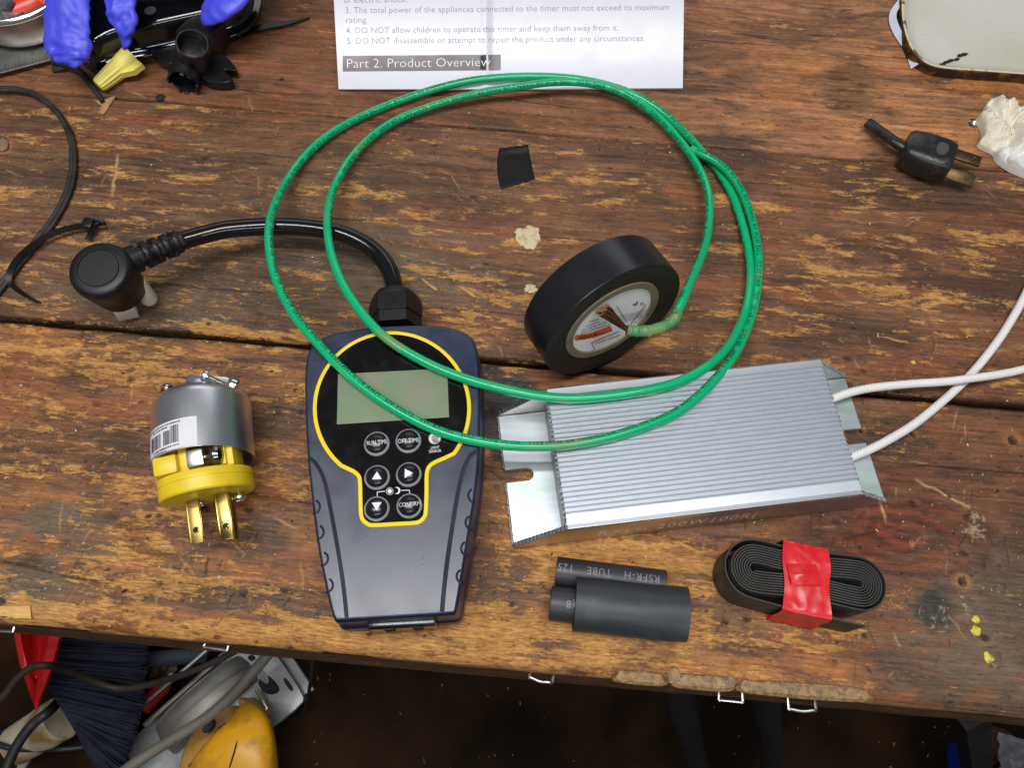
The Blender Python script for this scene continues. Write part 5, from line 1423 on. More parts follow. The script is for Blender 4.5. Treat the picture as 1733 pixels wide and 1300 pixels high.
arm([(298, 62), (276, 58), (263, 58), (272, 64), (283, 76), (281, 80), (266, 82), (251, 84), (262, 96), (287, 110), (300, 100)], 3, 5)
arm([(350, 85), (368, 86), (385, 97), (400, 113), (399, 119), (388, 117), (380, 116), (379, 121), (390, 127), (394, 133), (385, 139), (365, 139), (340, 134), (338, 110)], 2, 5)

M_tie = mat('black_nylon_tie', s2l(18, 18, 20), .4, var=.15)
def ribbon(pts, w, th, name, mt, parent=None, up=(0, 0, 1), taper=0, n=8, **kw):
    path = catmull([P(*q) for q in pts], n); g = Geo(); rg = []
    for i, p in enumerate(path):
        t = (path[min(len(path) - 1, i + 1)] - path[max(0, i - 1)]).normalized(); u_ = Vector(up); sdv = t.cross(u_).normalized(); nn = sdv.cross(t)
        ww = w * MM / 2
        if taper: ww *= min(1, .12 + (len(path) - 1 - i) / taper)
        hh_ = th * MM / 2
        rg.append([p + sdv * ww - nn * hh_, p + sdv * ww + nn * hh_, p - sdv * ww + nn * hh_, p - sdv * ww - nn * hh_])
    g.rings(rg); return g.build(name, mt, parent, **kw)
ribbon([(205, 98, 2.5), (260, 86, 2.2), (330, 76, 2), (400, 60, 2.2), (432, 49, 2.6), (450, 45, 2.4), (490, 38, 2), (524, 29.5, 1.6)], 4.6, 1.2, 'cable_tie', M_tie, taper=14,
       label='straight black cable tie with a pointed end, passing under the black fitting', cat='cable tie')
M_rub = mat('weathered_black_rubber', s2l(38, 35, 33), .6, var=.3, vscale=300, bump=.3)
g = Geo().tube(catmull([P(92, 102, 4), P(112, 108, 4), P(135, 122, 3.5), (P(156, 146, 3)), P(174, 172, 2.4)], 8), [.0032 - .0019 * min(1, i / 26) for i in range(33)], 12)
g.add([P(86, 108, 1), P(108, 106, 4), P(112, 116, 3), P(88, 122, 1), P(86, 108, 3)], [(0, 1, 2, 3), (4, 1, 2), (4, 2, 3)])
g.build('rubber_strip', M_rub, label='curved strip of black rubber tapering to a point beside the wire nut', cat='strip')
M_chip = mat('dry_wood_chip', s2l(168, 126, 84), .8, var=.25, vscale=400, bump=.5)
def chip(name, px, h, label, mt=M_chip, cat='wood chip'):
    q = [(P(u, v, 0).x, P(u, v, 0).y) for u, v in px]; c_ = P(sum(p[0] for p in px) / len(px), sum(p[1] for p in px) / len(px), 0)
    V = [Vector((x, y, .0003 + h * MM * (.3 + .7 * abs(noise.noise(Vector((x * 300, y * 300, 1))))))) for x, y in q]
    V2 = [Vector((v.x, v.y, .00005)) for v in V]; n = len(q); V += V2 + [Vector((c_.x, c_.y, h * MM))]
    Fc = [(i, (i + 1) % n, 2 * n) for i in range(n)] + [(i, n + i, n + (i + 1) % n, (i + 1) % n) for i in range(n)]
    g = Geo().add(V, Fc); return g.build(name, mt, sharp=20, label=label, cat=cat)
chip('wood_chip', [(160, 170), (175, 174), (180, 170), (197, 163), (193, 172), (186, 180), (182, 188), (176, 195), (166, 193), (174, 187), (172, 180)], 1.6, 'ragged tan wood chip at the tip of the black rubber strip')
chip('wood_chip', [(-4, 240), (8, 236), (16, 243), (14, 252), (6, 258), (-4, 256)], 2.5, 'crumbly grey brown chip at the left edge of the bench', mat('grey_chip', s2l(128, 104, 82), .85, var=.3, bump=.6))
chip('splinter', [(712, 473), (716, 472), (736, 487), (741, 491), (737, 493), (722, 482)], .9, 'short straw coloured splinter above the cable gland', M_chip, 'splinter')
chip('splinter', [(775, 486), (779, 485), (800, 496), (806, 504), (801, 504), (788, 495)], .8, 'pale splinter right of the cable gland, towards the tape roll', M_chip, 'splinter')
M_flk = mat('black_flake', s2l(34, 33, 33), .6)
chip('rubber_flake', [(263, 166), (268, 160), (276, 160), (281, 164), (276, 169), (266, 171)], .7, 'small black flake below the black fitting', M_flk, 'flake')
chip('wood_chip', [(0, 1027), (52, 1026), (54, 1048), (30, 1047), (0, 1042)], .5, 'pale freshly split chip on the front left edge of the bench', mat('fresh_split_wood', s2l(206, 160, 94), .75, var=.2, vscale=150, stretch=(1, 6, 1), bump=.4))

# old grey-black cord at the left edge and the looped cable tie
M_cord = mat('old_grey_cord', s2l(46, 42, 38), .6, var=.35, vscale=220, bump=.3, c2=s2l(26, 25, 25), c2scale=120)
cq = [(-60, 158, 2.5), (-20, 151, 3), (15, 149, 3.2), (48, 155, 3), (78, 172, 2.5), (103, 199, 2), (118, 232, 2), (122, 270, 2), (117, 310, 2), (103, 346, 2), (82, 380, 2), (58, 410, 2), (30, 444, 2), (4, 478, 2), (-30, 520, 2)]
Geo().tube(catmull([P(*q) for q in cq], 8), .0015, 12).tube(catmull([P(q[0] + 5, q[1] + 3.5, q[2] - .3) for q in cq], 8), .0012, 12).build('twin_flex', M_cord, label='old grey black twin cord curving along the left edge of the bench', cat='cord')
tie = thing('cable_tie', 'used black cable tie with its square head, curled beside the black right angled plug', 'cable tie', (P(80, 440, 0).x, P(80, 440, 0).y, 0))
ribbon([(150, 381, 5), (128, 384, 5), (100, 391, 5), (74, 403, 5), (48, 421, 5), (28, 441, 4.8), (16, 462, 4), (16, 476, 3), (25, 487, 2), (42, 499, 1.6), (58, 508, 1.4), (68, 511.5, 1.2)], 3.0, 1.1, 'strap', M_tie, tie, up=(.35, -.8, .45), taper=40)
hh0 = P(152, 381, 6)
g = Geo().box((.0056, .0060, .0062), Matrix.Translation(hh0) @ Matrix.Rotation(-.15, 4, 'Z'), .0008); hd = g.build('head', M_tie, tie)
Geo().box((.0046, .0014, .0034), Matrix.Translation(P(171, 377, 6)) @ Matrix.Rotation(-.1, 4, 'Z'), .0004).box((.0030, .0012, .0028), Matrix.Translation(P(164, 380, 6)) @ Matrix.Rotation(.3, 4, 'Z'), .0003).build('strap_tail', M_tie, tie)
Geo().box((.0022, .0050, .0014), Matrix.Translation(P(151, 399, 3)) @ Matrix.Rotation(-.2, 4, 'Z'), .0003).build('head_foot', M_tie, tie)

# ------------------------------------------------------------------ top right: old plug, enamel tray, crumpled lump
M_oldblk = mat('dusty_black_rubber', s2l(34, 33, 34), .3, var=.25, vscale=150, bump=.3, bscale=700, c2=s2l(62, 58, 54), c2scale=220, c2lo=.56, c2hi=.75, rvar=.3)
M_oldbrass = mat('tarnished_brass', s2l(84, 68, 42), .42, .8, var=.3, vscale=300)
op = thing('old_plug', 'dusty black two blade plug with a cut cord stub, lying near the white tray', 'plug', (P(1570, 260, 0).x, P(1570, 260, 0).y, 0))
oa, ob_ = P(1528, 250, 9), P(1606, 276, 9); od = (ob_ - oa).normalized(); Mo = frame((oa + ob_) / 2, (0, 0, 1), od)
oL = (ob_ - oa).length
g = Geo(); rgs = []
for x, wy, hz in ((-.5, .55, .72), (-.49, .72, .84), (-.42, .86, .95), (-.1, 1.0, 1.0), (.3, 1.0, 1.0), (.46, .97, .98), (.5, .90, .92)):
    rgs.append([Mo @ Vector((x * oL, wy * .0112 * math.copysign(abs(math.cos(a)) ** .55, math.cos(a)), hz * .0082 * math.copysign(abs(math.sin(a)) ** .55, math.sin(a)))) for a in np.linspace(0, 2 * math.pi, 40, endpoint=False)])
g.rings(rgs); ob2 = g.build('plug_body', M_oldblk, op)
g = Geo()
for i in range(4):
    for j in range(3):
        if (i, j) != (1, 2): g.ico(Mo @ Vector((-.005 + i * .0022, -.003 + j * .0022, .0082)), .00035, 1)
g.build('raised_dots', M_oldblk, ob2)
g = Geo().slab(chaikin([( .0015, -.0045, 0), (.0075, -.005, 0), (.0085, .004, 0), (.002, .0045, 0)], 2), [(0, .0081), (.0002, .0084)], Mo); g.build('worn_label', mat('worn_label', s2l(72, 68, 64), .6, bump=.4), ob2)
for yo in (.0062, -.0062):
    g = Geo().box((.0160, .0060, .0016), Mo @ Matrix.Translation((oL / 2 + .0066, yo, -.0005 + (.002 if yo > 0 else 0))) @ Matrix.Rotation(.5 if yo < 0 else .2, 4, 'X'), .0004)
    bb_ = g.build('blade', M_oldbrass, op)
    Geo().lathe([(.0013, .0009), (.0010, .0012), (.0006, .0009)], Mo @ Matrix.Translation((oL / 2 + .0105, yo, -.0005 + (.002 if yo > 0 else 0))), 18, False, False).build('blade_hole_rim', M_oldbrass, bb_)
Geo().tube(catmull([P(1536, 252, 9), P(1515, 240, 8.5), P(1495, 226, 7), P(1478, 214, 5.5), P(1468, 207, 5)], 7), .0031, 16, flat=.8, up=(0, 0, 1)).build('cord_stub', M_oldblk, op)

M_enam = mat('chipped_white_enamel', s2l(206, 204, 196), .2, var=.03, vscale=30, c2=s2l(194, 191, 174), c2scale=10, c2lo=.42, c2hi=.62, coat=.3, scratch=.28, scol=s2l(120, 108, 84))
M_rust = mat('rust_and_side_shade', s2l(58, 42, 30), .6, .2, var=.3, vscale=200, c2=s2l(120, 86, 44), c2scale=110, c2lo=.5, c2hi=.62, bump=.4)  # dark brown holds the shade of the tray's side along with rust
M_rustc = mat('cream_rusty_rim', s2l(206, 196, 166), .35, var=.08, vscale=120, c2=s2l(110, 78, 42), c2scale=140, c2lo=.54, c2hi=.62)
tr_px = [(1540, -60), (1528, -12), (1527, 20), (1531, 48), (1540, 76), (1556, 98), (1577, 110), (1604, 115), (1660, 118.5), (1740, 124.5), (1900, 136), (1960, -60)]
tq = [(P(u, v, 7).x, P(u, v, 7).y, 0) for u, v in tr_px]
tq = chaikin(tq, 3)
tray = thing('enamel_tray', 'white enamel tray with a rusted, shade-dark edge and rounded corner, back right of the bench', 'tray', (P(1680, 60, 0).x, P(1680, 60, 0).y, 0))
Geo().slab(tq, [(-.0004, .0006), (-.0006, .003), (-.0008, .0050), (-.0008, .0064), (-.0003, .0069)], cap1=False).build('rusty_shaded_edge', M_rust, tray)
Geo().slab(tq, [(-.0004, .0069), (.0003, .0072), (.0012, .0069), (.0020, .0062)], cap0=False, cap1=False).build('rim', M_rustc, tray)
Geo().slab(tq, [(.0019, .0063), (.0035, .0051), (.0055, .0042), (.008, .0038), (.0095, .0037)], cap0=False).build('tray_floor', M_enam, tray, sharp=180)
g = Geo(); _q = random.Random(12)
for k in range(7):
    c_ = P(1596 + 6 * k + _q.uniform(-3, 3), 107 - 2.6 * k + _q.uniform(-2, 2), 5.2)
    g.rings([[c_ + Vector((r_ * .0011 * _q.uniform(.8, 2.2) * math.cos(t), r_ * .0006 * math.sin(t), h_)) for t in np.linspace(0, 6.28, 9, endpoint=False)] for r_, h_ in ((1, -.0012), (.9, .0002))])
g.build('rust_patch', M_rust, tray)
M_strip = mat('white_card_strip', s2l(218, 222, 238), .5, var=.03)
ribbon([(1548, 112, 2.2), (1538, 82, 2.4), (1527, 66, 2.6), (1517, 50, 2.8), (1511, 32, 3), (1513, 18, 3.2), (1524, 2, 3.6), (1540, -20, 4)], 4.4, .5, 'card_strip', M_strip, up=(-.75, -.35, .55),
       label='curved strip of white card sticking out from under the enamel tray', cat='card strip')
g = Geo().slab([(P(u, v, .6).x, P(u, v, .6).y) for u, v in ((1547, 98), (1560, 106), (1559, 110), (1551, 111.5))], [(0, .0004), (0, .0009)])
g.build('card_scrap', M_strip, label='tiny white card corner poking out below the tray corner', cat='card scrap')

M_lump = mat('cream_crumpled_plaster', s2l(222, 214, 196), .6, var=.05, vscale=60, bump=.35, bscale=160, sss=.1, c2=s2l(230, 230, 230), c2scale=18, c2lo=.5, c2hi=.6)
g = Geo()
def crumple(px, z0, h, seed):
    """a crushed papery wad: dense dome broken by sharp creases"""
    pl = [Vector((q.x, q.y)) for q in chaikin(ccw([(P(u, v, 5).x, P(u, v, 5).y) for u, v in px]) and [(p[0], p[1], 0) for p in ccw([(P(u, v, 5).x, P(u, v, 5).y) for u, v in px])], 2)]
    cx_, cy_ = sum(p.x for p in pl) / len(pl), sum(p.y for p in pl) / len(pl); rg = []
    def ht(x, y, s):
        q = Vector((x * 110, y * 110, seed)); cr1 = abs(noise.noise(q)); cr2 = abs(noise.noise(q * 2.3 + Vector((5, 2, 0)))); c3 = noise.cell(Vector((x * 150 + noise.noise(q) * 1.2, y * 150, seed)))
        return z0 + h * (.42 + .58 * math.sqrt(max(0, 1 - s ** 3))) * (.55 + 1.0 * cr1 + .42 * cr2 + .16 * c3)
    rg.append([Vector((p.x, p.y, max(.0002, z0 * MM))) for p in pl])
    for s in (1.0, .985, .96, .92, .87, .81, .74, .66, .57, .47, .36, .24, .12, .02):
        rg.append([Vector((cx_ + (p.x - cx_) * s, cy_ + (p.y - cy_) * s, MM * ht(cx_ + (p.x - cx_) * s, cy_ + (p.y - cy_) * s, s))) for p in pl])
    g.rings(rg)
crumple([(1655, 193), (1667, 189), (1672, 170), (1684, 161), (1700, 160), (1716, 167), (1728, 178), (1748, 172), (1765, 200), (1768, 260), (1752, 296), (1735, 290), (1712, 280), (1690, 264), (1688, 252), (1672, 246), (1657, 238), (1668, 227), (1666, 210)], .3, 9.0, 4.3)
crumple([(1712, 212), (1722, 198), (1740, 193), (1762, 200), (1775, 250), (1768, 292), (1740, 292), (1718, 282), (1700, 272), (1706, 246)], 4, 8.5, 11.7)
g.build('crumpled_lump', M_lump, sharp=32, label='cream crumpled papery lump at the right edge of the bench', cat='lump')
sc_ = thing('screw', 'small bright screw head sunk in a dark dent near the cream lump', 'screw', (P(1648, 207, 0).x, P(1648, 207, 0).y, 0))
c = P(1648, 208, 0)
Geo().lathe([(.0021, 0), (.0019, .0006), (.0012, .0012), (.0004, .0018), (0, .0019)], Matrix.Translation(c), 20, True, False).build('head', M_steel, sc_)
Geo().lathe([(.0032, .0001), (.0021, .0003)], Matrix.Translation(c), 24, False, False).build('washer', M_dkst, sc_)

# ------------------------------------------------------------------ on the floor under the bench
def F(u, v, h=0): return P(u, v, FZ + h)
# circular saw
M_saw = mat('grey_cast_guard', (.36, .34, .31), .52, .7, var=.25, vscale=14, c2=(.2, .18, .16), c2scale=10, c2lo=.5, c2hi=.7)
M_shoe = mat('dusty_steel_shoe', (.30, .31, .31), .45, .7, var=.3, vscale=20, c2=(.50, .52, .52), c2scale=16, c2lo=.5, c2hi=.62, bump=.2)
M_syel = mat('yellow_tool_plastic', s2l(240, 172, 18), .4, var=.12, vscale=18, c2=s2l(176, 122, 40), c2scale=34, c2lo=.52, c2hi=.72, bump=.2, bscale=90)
M_syel2 = mat('dusty_yellow_casting', s2l(196, 142, 62), .6, var=.2, vscale=24, c2=s2l(150, 112, 66), c2scale=20)
saw = thing('circular_saw', 'yellow and grey circular saw lying on the dark floor under the bench', 'saw', F(380, 1220, 0))
def fslab(px, prof, name, mt, par, it=1, href=0, sharp=40):
    q = [(F(u, v, href).x, F(u, v, href).y, 0) for u, v in px]; q = chaikin(q, it) if it else q
    return Geo().slab(q, [(d * MM, (FZ + z) * MM) for d, z in prof]).build(name, mt, par, sharp=sharp)
fslab([(205, 1258), (238, 1240), (300, 1178), (395, 1085), (452, 1085), (468, 1108), (515, 1178), (512, 1192), (458, 1236), (290, 1330), (240, 1330)], [(0, 38), (0, 44), (.6, 45)], 'shoe', M_shoe, saw, 1, 45)
fslab([(455, 1118), (492, 1108), (532, 1168), (505, 1182)], [(0, 20), (0, 30), (.5, 31)], 'shoe_fence', M_shoe, saw, 0, 30)
# guard: a fat half disc standing on the shoe
g0, g1 = F(247, 1262, 95), F(405, 1122, 95); gx = (g1 - g0).normalized(); Lg = (g1 - g0).length
gm = (g0 + g1) / 2; gm.z = (FZ + 46) * MM
Mgd = frame(gm, gx.cross(Vector((0, 0, 1))).normalized(), gx)          # z across the disc, x along
Rg = Lg / 2 * .98
rgs = []
for hz, k in ((-.020, .90), (-.017, .965), (-.008, 1.0), (.008, 1.0), (.017, .965), (.020, .90)):
    rgs.append([Mgd @ Vector((Rg * k * math.cos(a), Rg * .62 * k * math.sin(a) * (1), hz)) for a in np.linspace(0, math.pi, 40)])
ysg = 1 if (Mgd.to_3x3() @ Vector((0, 1, 0))).z > 0 else -1
if ysg < 0: rgs = [[Mgd @ Vector((Rg * k * math.cos(a), -Rg * .62 * k * math.sin(a), hz)) for a in np.linspace(0, math.pi, 40)] for hz, k in ((-.020, .90), (-.017, .965), (-.008, 1.0), (.008, 1.0), (.017, .965), (.020, .90))]
gd_ = Geo().rings(rgs).build('blade_guard', M_saw, saw, sharp=60)
for hz in (-.0185, .0, .0185):                                      # cast ribs round the guard
    k_ = .94 if hz else 1.005
    Geo().tube([Mgd @ Vector((Rg * k_ * math.cos(a), ysg * Rg * .62 * k_ * math.sin(a), hz)) for a in np.linspace(.12, math.pi - .12, 30)], .0016, 8).build('guard_rib', M_saw, saw)
for px in ([(436, 1152), (450, 1140), (470, 1158), (474, 1172), (456, 1178), (440, 1166)], [(478, 1150), (484, 1147), (498, 1168), (492, 1172)], [(418, 1112), (428, 1108), (434, 1116), (424, 1121)]):
    fslab(px, [(0, 45.2), (0, 45.9)], 'shoe_opening', M_dark, saw, 1, 45.5)
Geo().box((Lg * 1.02, .006, .012), frame(gm + Vector((0, 0, .012)) + (Mgd.to_3x3() @ Vector((0, 0, -.030))), (0, 0, 1), gx), .002).build('rip_edge', M_saw, saw)
Geo().box((Lg * .9, .004, .008), frame(gm + Vector((0, 0, .03)) + (Mgd.to_3x3() @ Vector((0, 0, -.045))), (0, 0, 1), gx), .001).build('rip_edge', M_shoe, saw)
fslab([(310, 1256), (345, 1214), (388, 1190), (398, 1204), (412, 1216), (380, 1245), (330, 1320), (296, 1320)], [(0, 46), (0, 90), (1, 106), (3.5, 113), (6, 115)], 'motor_casting', M_syel2, saw, 2, 110)
hp_ = catmull([F(408, 1206, 92), F(414, 1220, 116), F(416, 1238, 130), F(412, 1260, 136), F(404, 1288, 136), F(394, 1320, 132), F(384, 1360, 128)], 6)
hw_ = [x * MM for x in np.interp(np.linspace(0, 1, len(hp_)), [0, .12, .3, .5, .7, 1], [4, 17, 27, 36, 46, 54])]
Geo().etube(hp_, hw_, [min(x * .8, .024) for x in hw_], 36, power=.5).build('handle', M_syel, saw, sharp=180)
sm_ = [p + Vector((0, 0, min(x * .8, .024) * .985)) for p, x in zip(hp_, hw_)][5:]
Geo().tube(sm_, .0011, 6).build('handle_seam', M_dark, saw)
for k in range(4):
    Geo().box((.0035, .016, .003), Matrix.Translation(F(352 + 7 * k, 1262 - 9 * k, 117)) @ Matrix.Rotation(-.75, 4, 'Z'), .001).build('cooling_slot', M_dark, saw)
fslab([(408, 1178), (432, 1190), (448, 1208), (432, 1216), (414, 1206), (402, 1190)], [(0, 46), (0, 80), (3, 88)], 'gear_casting', M_syel2, saw, 1, 80)
fslab([(346, 1226), (358, 1214), (364, 1228), (352, 1242), (340, 1240)], [(0, 110), (0, 122), (1, 124)], 'lock_lever', M_dkgrey, saw, 1, 122)
fslab([(318, 1296), (334, 1284), (338, 1290), (322, 1302)], [(0, 112), (0, 124), (1, 126)], 'lock_lever', M_dkgrey, saw, 1, 122)
Geo().tube([F(434, 1168, 60), F(452, 1200, 60), F(440, 1212, 60), F(424, 1216, 62)], .0025, 8).build('depth_rod', M_steel, saw)
fslab([(424, 1130), (434, 1124), (444, 1134), (456, 1150), (452, 1160), (440, 1150), (432, 1140)], [(0, 45.5), (0, 47)], 'worn_scale', mat('worn_pale_scale', s2l(150, 150, 146), .6, var=.4, vscale=120), saw, 1, 47)
Geo().tube(catmull([F(190, 1322, 190), F(235, 1288, 182), F(290, 1253, 174), F(350, 1215, 168), F(390, 1180, 168), F(425, 1142, 172), F(455, 1106, 178), F(480, 1070, 178)], 8), .0062, 12).build('grey_cable', mat('grey_rubber_cable', s2l(112, 108, 98), .6, var=.15, vscale=60), label='dusty grey cable draped over the circular saw', cat='cable')

# push broom
M_brist = mat('dark_navy_bristle', s2l(38, 42, 58), .6, var=.35, vscale=60)
broom = thing('broom', 'broom head with dense dark navy bristles on the floor at the far left', 'broom', F(160, 1180, 0))
g = Geo(); _q = random.Random(21)
root_px = [(88, 1175), (92, 1190), (100, 1206), (112, 1222)]
for k in range(1500):
    f = _q.random(); h0 = _q.uniform(10, 95)
    su_, sv_ = 70 + 42 * f, 1120 + 92 * f + _q.uniform(-6, 6)
    # tips fan from the top right to the bottom
    fa = f + _q.uniform(-.03, .03)
    eu = np.interp(fa, [0, .25, .5, .75, 1], [246, 248, 240, 226, 196]) + _q.uniform(-8, 5)
    ev = np.interp(fa, [0, .25, .5, .75, 1], [1058, 1120, 1190, 1250, 1320]) + _q.uniform(-6, 6)
    su_ = np.interp(fa, [0, .3, .6, 1], [30, 60, 96, 130]); sv_ = np.interp(fa, [0, .3, .6, 1], [1060, 1120, 1185, 1240])
    a = F(su_, sv_, h0 + 40); e = F(eu, ev, h0 * 1.25)
    m_ = a.lerp(e, .55) + Vector((_q.uniform(-3, 3), _q.uniform(-3, 3), _q.uniform(0, 5))) * MM
    g.tube(catmull([a, m_, e], 3), [.0013, .0012, .0012, .0011, .0010, .0009, .0006], 4, cap=False)
g.build('bristles', M_brist, broom)
fslab([(20, 1040), (236, 1062), (238, 1130), (226, 1200), (190, 1290), (150, 1262), (110, 1195), (74, 1130)], [(6, 2), (0, 12), (4, 60)], 'bristle_core', mat('bristle_core', s2l(16, 18, 26), .9), broom, 2, 40)
M_fer = mat('off_white_ferrule', s2l(196, 184, 160), .5, var=.12, vscale=30, c2=s2l(150, 116, 66), c2scale=24)
fa_, fb_ = F(28, 1262, 40), F(104, 1216, 62)
Mfe = frame(fa_, fb_ - fa_); fl = (fb_ - fa_).length
fer = Geo().lathe([(.020, -.004), (.024, 0), (.0255, fl * .5), (.0255, fl * .62), (.0245, fl * .63), (.0265, fl * .64), (.0265, fl)], Mfe, 32).build('ferrule', M_fer, broom)
# red V-shaped plastic scoop
M_redsc = mat('red_scoop_plastic', s2l(204, 36, 42), .28, var=.08, vscale=20)
scoop = thing('red_scoop', 'red plastic pointed scoop hanging tip down in front of the broom at the left', 'scoop', F(62, 1150, 150))
oL_ = catmull([(22, 1045, 0), (24, 1080, 0), (33, 1125, 0), (46, 1165, 0), (61, 1203, 0)], 6); oR = catmull([(112, 1045, 0), (105, 1080, 0), (95, 1118, 0), (80, 1160, 0), (62, 1204, 0)], 6)
iL = catmull([(36, 1045, 0), (38, 1078, 0), (45, 1112, 0), (52, 1140, 0), (60, 1152, 0)], 6); iR = catmull([(88, 1045, 0), (80, 1080, 0), (72, 1112, 0), (66, 1140, 0), (61, 1152, 0)], 6)
g = Geo(); rgs = []
n_ = len(oL_)
for i in range(n_):
    t = i / (n_ - 1); hr = 215 - 40 * t
    rgs.append([F(oL_[i].x, oL_[i].y, hr - 40 * (1 - t * .6)), F(oL_[i].x, oL_[i].y, hr - 6), F(oL_[i].x * .8 + iL[i].x * .2, oL_[i].y * .8 + iL[i].y * .2, hr), F(iL[i].x * .8 + oL_[i].x * .2, iL[i].y * .8 + oL_[i].y * .2, hr), F(iL[i].x, iL[i].y, hr - 8),
                F((iL[i].x * 2 + iR[i].x) / 3, (iL[i].y + iR[i].y) / 2, hr - 48 * (1 - t)), F((iL[i].x + 2 * iR[i].x) / 3, (iL[i].y + iR[i].y) / 2, hr - 48 * (1 - t)),
                F(iR[i].x, iR[i].y, hr - 8), F(iR[i].x * .8 + oR[i].x * .2, iR[i].y * .8 + oR[i].y * .2, hr), F(oR[i].x * .8 + iR[i].x * .2, oR[i].y * .8 + iR[i].y * .2, hr), F(oR[i].x, oR[i].y, hr - 6), F(oR[i].x, oR[i].y, hr - 40 * (1 - t * .6))])
g.rings(rgs); g.build('shell', M_redsc, scoop, sharp=70)
# cords
M_brcord = mat('brown_black_cord', s2l(58, 50, 38), .55, var=.25, vscale=60)
Geo().tube(catmull([F(-30, 1200, 222), F(5, 1180, 228), F(28, 1150, 238), F(52, 1131, 242), F(80, 1127, 240), (F(110, 1134, 200)), F(150, 1150, 160), F(190, 1164, 140), F(225, 1165, 140), F(260, 1157, 150), F(310, 1142, 170), F(360, 1122, 180), F(410, 1096, 190), F(470, 1060, 190)], 8), .0038, 12).build('brown_flex', M_brcord, label='brown black cord running over the red scoop and the broom', cat='cord')
M_fcord = mat('black_floor_cord', s2l(40, 40, 44), .5, var=.2, vscale=60)
Geo().tube(catmull([F(5, 1320, 120), F(18, 1284, 122), F(34, 1254, 124), F(56, 1226, 126), F(84, 1204, 120), F(100, 1186, 60)], 8), .0058, 12).build('floor_cable', M_fcord, label='thick black cord crossing the pale broom ferrule', cat='cord')
Geo().tube(catmull([F(-20, 1256, 70), F(20, 1267, 70), (F(60, 1269, 60)), F(100, 1269, 40), F(140, 1265, 30), F(190, 1256, 8)], 8), .0035, 10).build('floor_cable', M_fcord, label='thin black cord running across under the broom', cat='cord')
fslab([(-20, 1232), (8, 1240), (22, 1256), (10, 1262), (-20, 1262)], [(0, 0), (0, 20), (3, 30)], 'blue_rag', mat('blue_cloth', s2l(24, 62, 122), .8, var=.3, vscale=40), None, 2, 25)
tag(bpy.data.objects['blue_rag'], 'small corner of blue cloth at the bottom left of the floor', 'rag')
fslab([(30, 1282), (52, 1274), (46, 1296), (26, 1312)], [(0, 0), (0, 4), (2, 6)], 'paper_scrap', mat('pale_scrap', s2l(150, 146, 134), .8, var=.3, vscale=60), None, 1, 5)
tag(bpy.data.objects['paper_scrap'], 'pale paper scrap on the floor between the cords', 'paper')
sd1 = thing('screwdriver', 'red handled screwdriver lying between the broom and the circular saw', 'screwdriver', F(255, 1183, 0))
Geo().lathe([(.006, 0), (.010, .004), (.0095, .02), (.0105, .035), (.008, .042)], frame(F(239, 1202, 55), F(272, 1166, 58) - F(239, 1202, 55)), 18).build('grip', mat('red_grip', s2l(186, 30, 26), .4), sd1)
Geo().lathe([(.0028, .0), (.0028, .07)], frame(F(239, 1202, 55), F(239, 1202, 55) - F(272, 1166, 58)), 12).build('shaft', M_steel, sd1)
fslab([(284, 1142), (292, 1139), (300, 1146), (290, 1150)], [(0, 20), (0, 26), (1, 28)], 'paper_scrap', mat('white_scrap', s2l(225, 225, 228), .6), None, 1, 25)
tag(bpy.data.objects['paper_scrap.001'], 'bright white scrap beside the red screwdriver', 'paper')
M_junk = mat('rusty_junk', s2l(92, 74, 50), .6, .4, var=.5, vscale=40, c2=s2l(150, 140, 120), c2scale=40, c2lo=.55, c2hi=.65)
g = Geo().ico(F(272, 1140, 20), (.022, .026, .02), 3, lambda c_: .8 + .5 * noise.noise(c_ * 2.2)); g.build('rusty_part', M_junk, label='rusty metal part on the floor behind the saw', cat='metal part')
Geo().tube([F(250, 1118, 60), F(345, 1108, 66)], .010, 14).build('blue_grey_pipe', mat('blue_grey_pipe', s2l(60, 68, 80), .5, var=.3, vscale=30), label='blue grey pipe end half hidden behind the saw', cat='pipe')
Geo().tube(catmull([F(532, 1090, 300), F(530, 1125, 200), F(524, 1165, 120), F(516, 1200, 30), F(500, 1215, 4)], 6), .0022, 8).build('thin_cable', M_fcord, label='thin black cord hanging straight beside the saw shoe', cat='cord')
# cables hanging under the right half of the bench
for pts, r_, lab in ([[(1140, 1085, 640), (1152, 1185, 540), (1163, 1225, 420), (1172, 1262, 300), (1186, 1310, 200), (1210, 1370, 60)], .0105, 'thick black cable below the front edge, left of the two hanging there'],
                     [[(1288, 1100, 640), (1297, 1195, 540), (1303, 1230, 430), (1305, 1265, 320), (1302, 1310, 220), (1296, 1380, 60)], .0095, 'thick black cable below the front edge, right of the two hanging there']):
    Geo().tube(catmull([F(*q) for q in pts], 8), r_, 16).build('hanging_cable', M_cable if 0 else mat('dull_black_cable', s2l(30, 32, 36), .45), label=lab, cat='cable', group='thick cables hanging under the bench')
leg = thing('dark_post', 'dark square post standing on the floor under the right end of the bench', 'post', F(1650, 1260, 0))
Geo().tube([F(1640, 1205, 520), F(1652, 1300, 300), F(1664, 1400, 20)], .013, 4).build('shaft', mat('dark_post', s2l(18, 17, 17), .7), leg)
fslab([(1640, 1262), (1656, 1256), (1676, 1300), (1680, 1330), (1646, 1330)], [(0, 60), (0, 110), (4, 116)], 'blue_box', mat('blue_plastic', s2l(20, 44, 150), .45, var=.1), None, 1, 110)
tag(bpy.data.objects['blue_box'], 'blue plastic box corner on the floor at the lower right', 'box')
fslab([(1652, 1224), (1700, 1232), (1724, 1248), (1700, 1280), (1684, 1300), (1668, 1262)], [(0, 0), (0, 40), (6, 48)], 'wood_block', mat('red_brown_block', s2l(84, 46, 26), .8, var=.4, vscale=40), None, 1, 45)
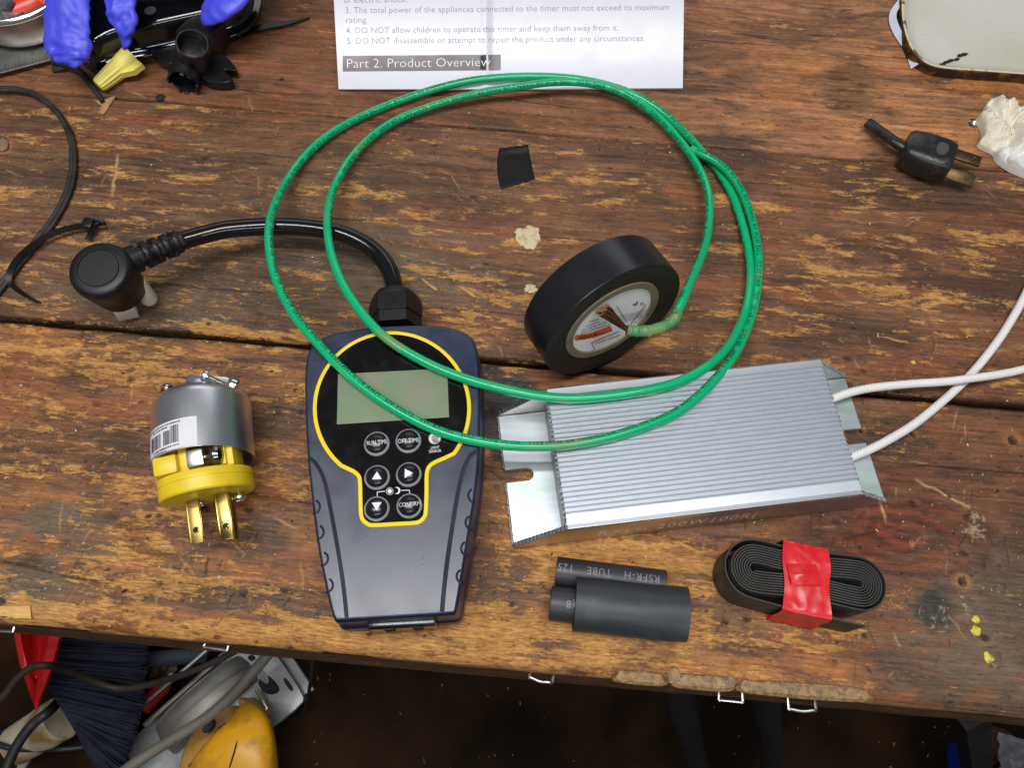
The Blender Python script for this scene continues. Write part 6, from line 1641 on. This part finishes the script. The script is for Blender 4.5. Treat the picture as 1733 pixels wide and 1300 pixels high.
tag(bpy.data.objects['wood_block'], 'red brown wooden block beside the blue box', 'block')
def bagf(s_, t_):
    p = F(1690 + 70 * s_, 1318 - 78 * t_ + 20 * s_ * t_, 70 + 30 * s_); return p + Vector((0, 0, .012 * noise.noise(Vector((s_ * 5, t_ * 5, 2)))))
Geo().sheet(bagf, 20, 20, (0, 0, .002)).build('plastic_bag', mat('grey_plastic_bag', s2l(120, 116, 122), .35, var=.2, vscale=40), sharp=30, label='crinkled grey plastic bag at the lower right corner of the floor', cat='bag')

# ------------------------------------------------------------------ dust, crumbs and swarf scattered on the boards and the floor
def crumbs(name, n, zone, zf, sizes, mt, seed):
    _q = random.Random(seed); g = Geo()
    for k in range(n):
        u, v = zone(_q); c_ = zf(u, v); s_ = _q.uniform(*sizes) * MM * (1 if _q.random() < .9 else 1.7); a = _q.uniform(0, 6.28); e = _q.uniform(1, 2.2)
        M_ = Matrix.Translation(c_ + Vector((0, 0, s_ * .3))) @ Matrix.Rotation(a, 4, 'Z') @ Matrix.Rotation(_q.uniform(-.5, .5), 4, 'X')
        q = [M_ @ Vector(p) for p in ((-s_ * e, -s_ * .6, 0), (s_ * e * .9, -s_ * .4, 0), (s_ * e * .5, s_ * .7, 0), (-s_ * e * .6, s_ * .5, 0), (0, 0, s_ * .8))]
        g.add(q, [(0, 1, 4), (1, 2, 4), (2, 3, 4), (3, 0, 4), (0, 3, 2, 1)])
    return tag(g.build(name, mt, smooth=False, org=(0, 0, 0)), kind='stuff')
M_dust = mat('pale_sawdust', s2l(226, 214, 190), .6, var=.25, vscale=900)
M_tan = mat('tan_sawdust', s2l(186, 146, 96), .7, var=.3, vscale=900)
M_sw = mat('black_grit', s2l(30, 27, 25), .6)
zb = lambda q: (q.uniform(0, 1733), q.uniform(20, 1030) if q.random() < .8 else q.uniform(880, 1060) )
crumbs('pale_sawdust', 520, zb, lambda u, v: P(u, v, .12), (.12, .34), M_dust, 1)
crumbs('tan_sawdust', 420, zb, lambda u, v: P(u, v, .12), (.14, .45), M_tan, 2)
crumbs('black_grit', 160, zb, lambda u, v: P(u, v, .1), (.15, .5), M_sw, 3)
crumbs('floor_debris', 80, lambda q: (q.uniform(440, 1733), q.uniform(1100, 1300)), lambda u, v: F(u, v, .5), (.3, 1.3), mat('floor_debris', s2l(120, 110, 96), .8, var=.4), 4)
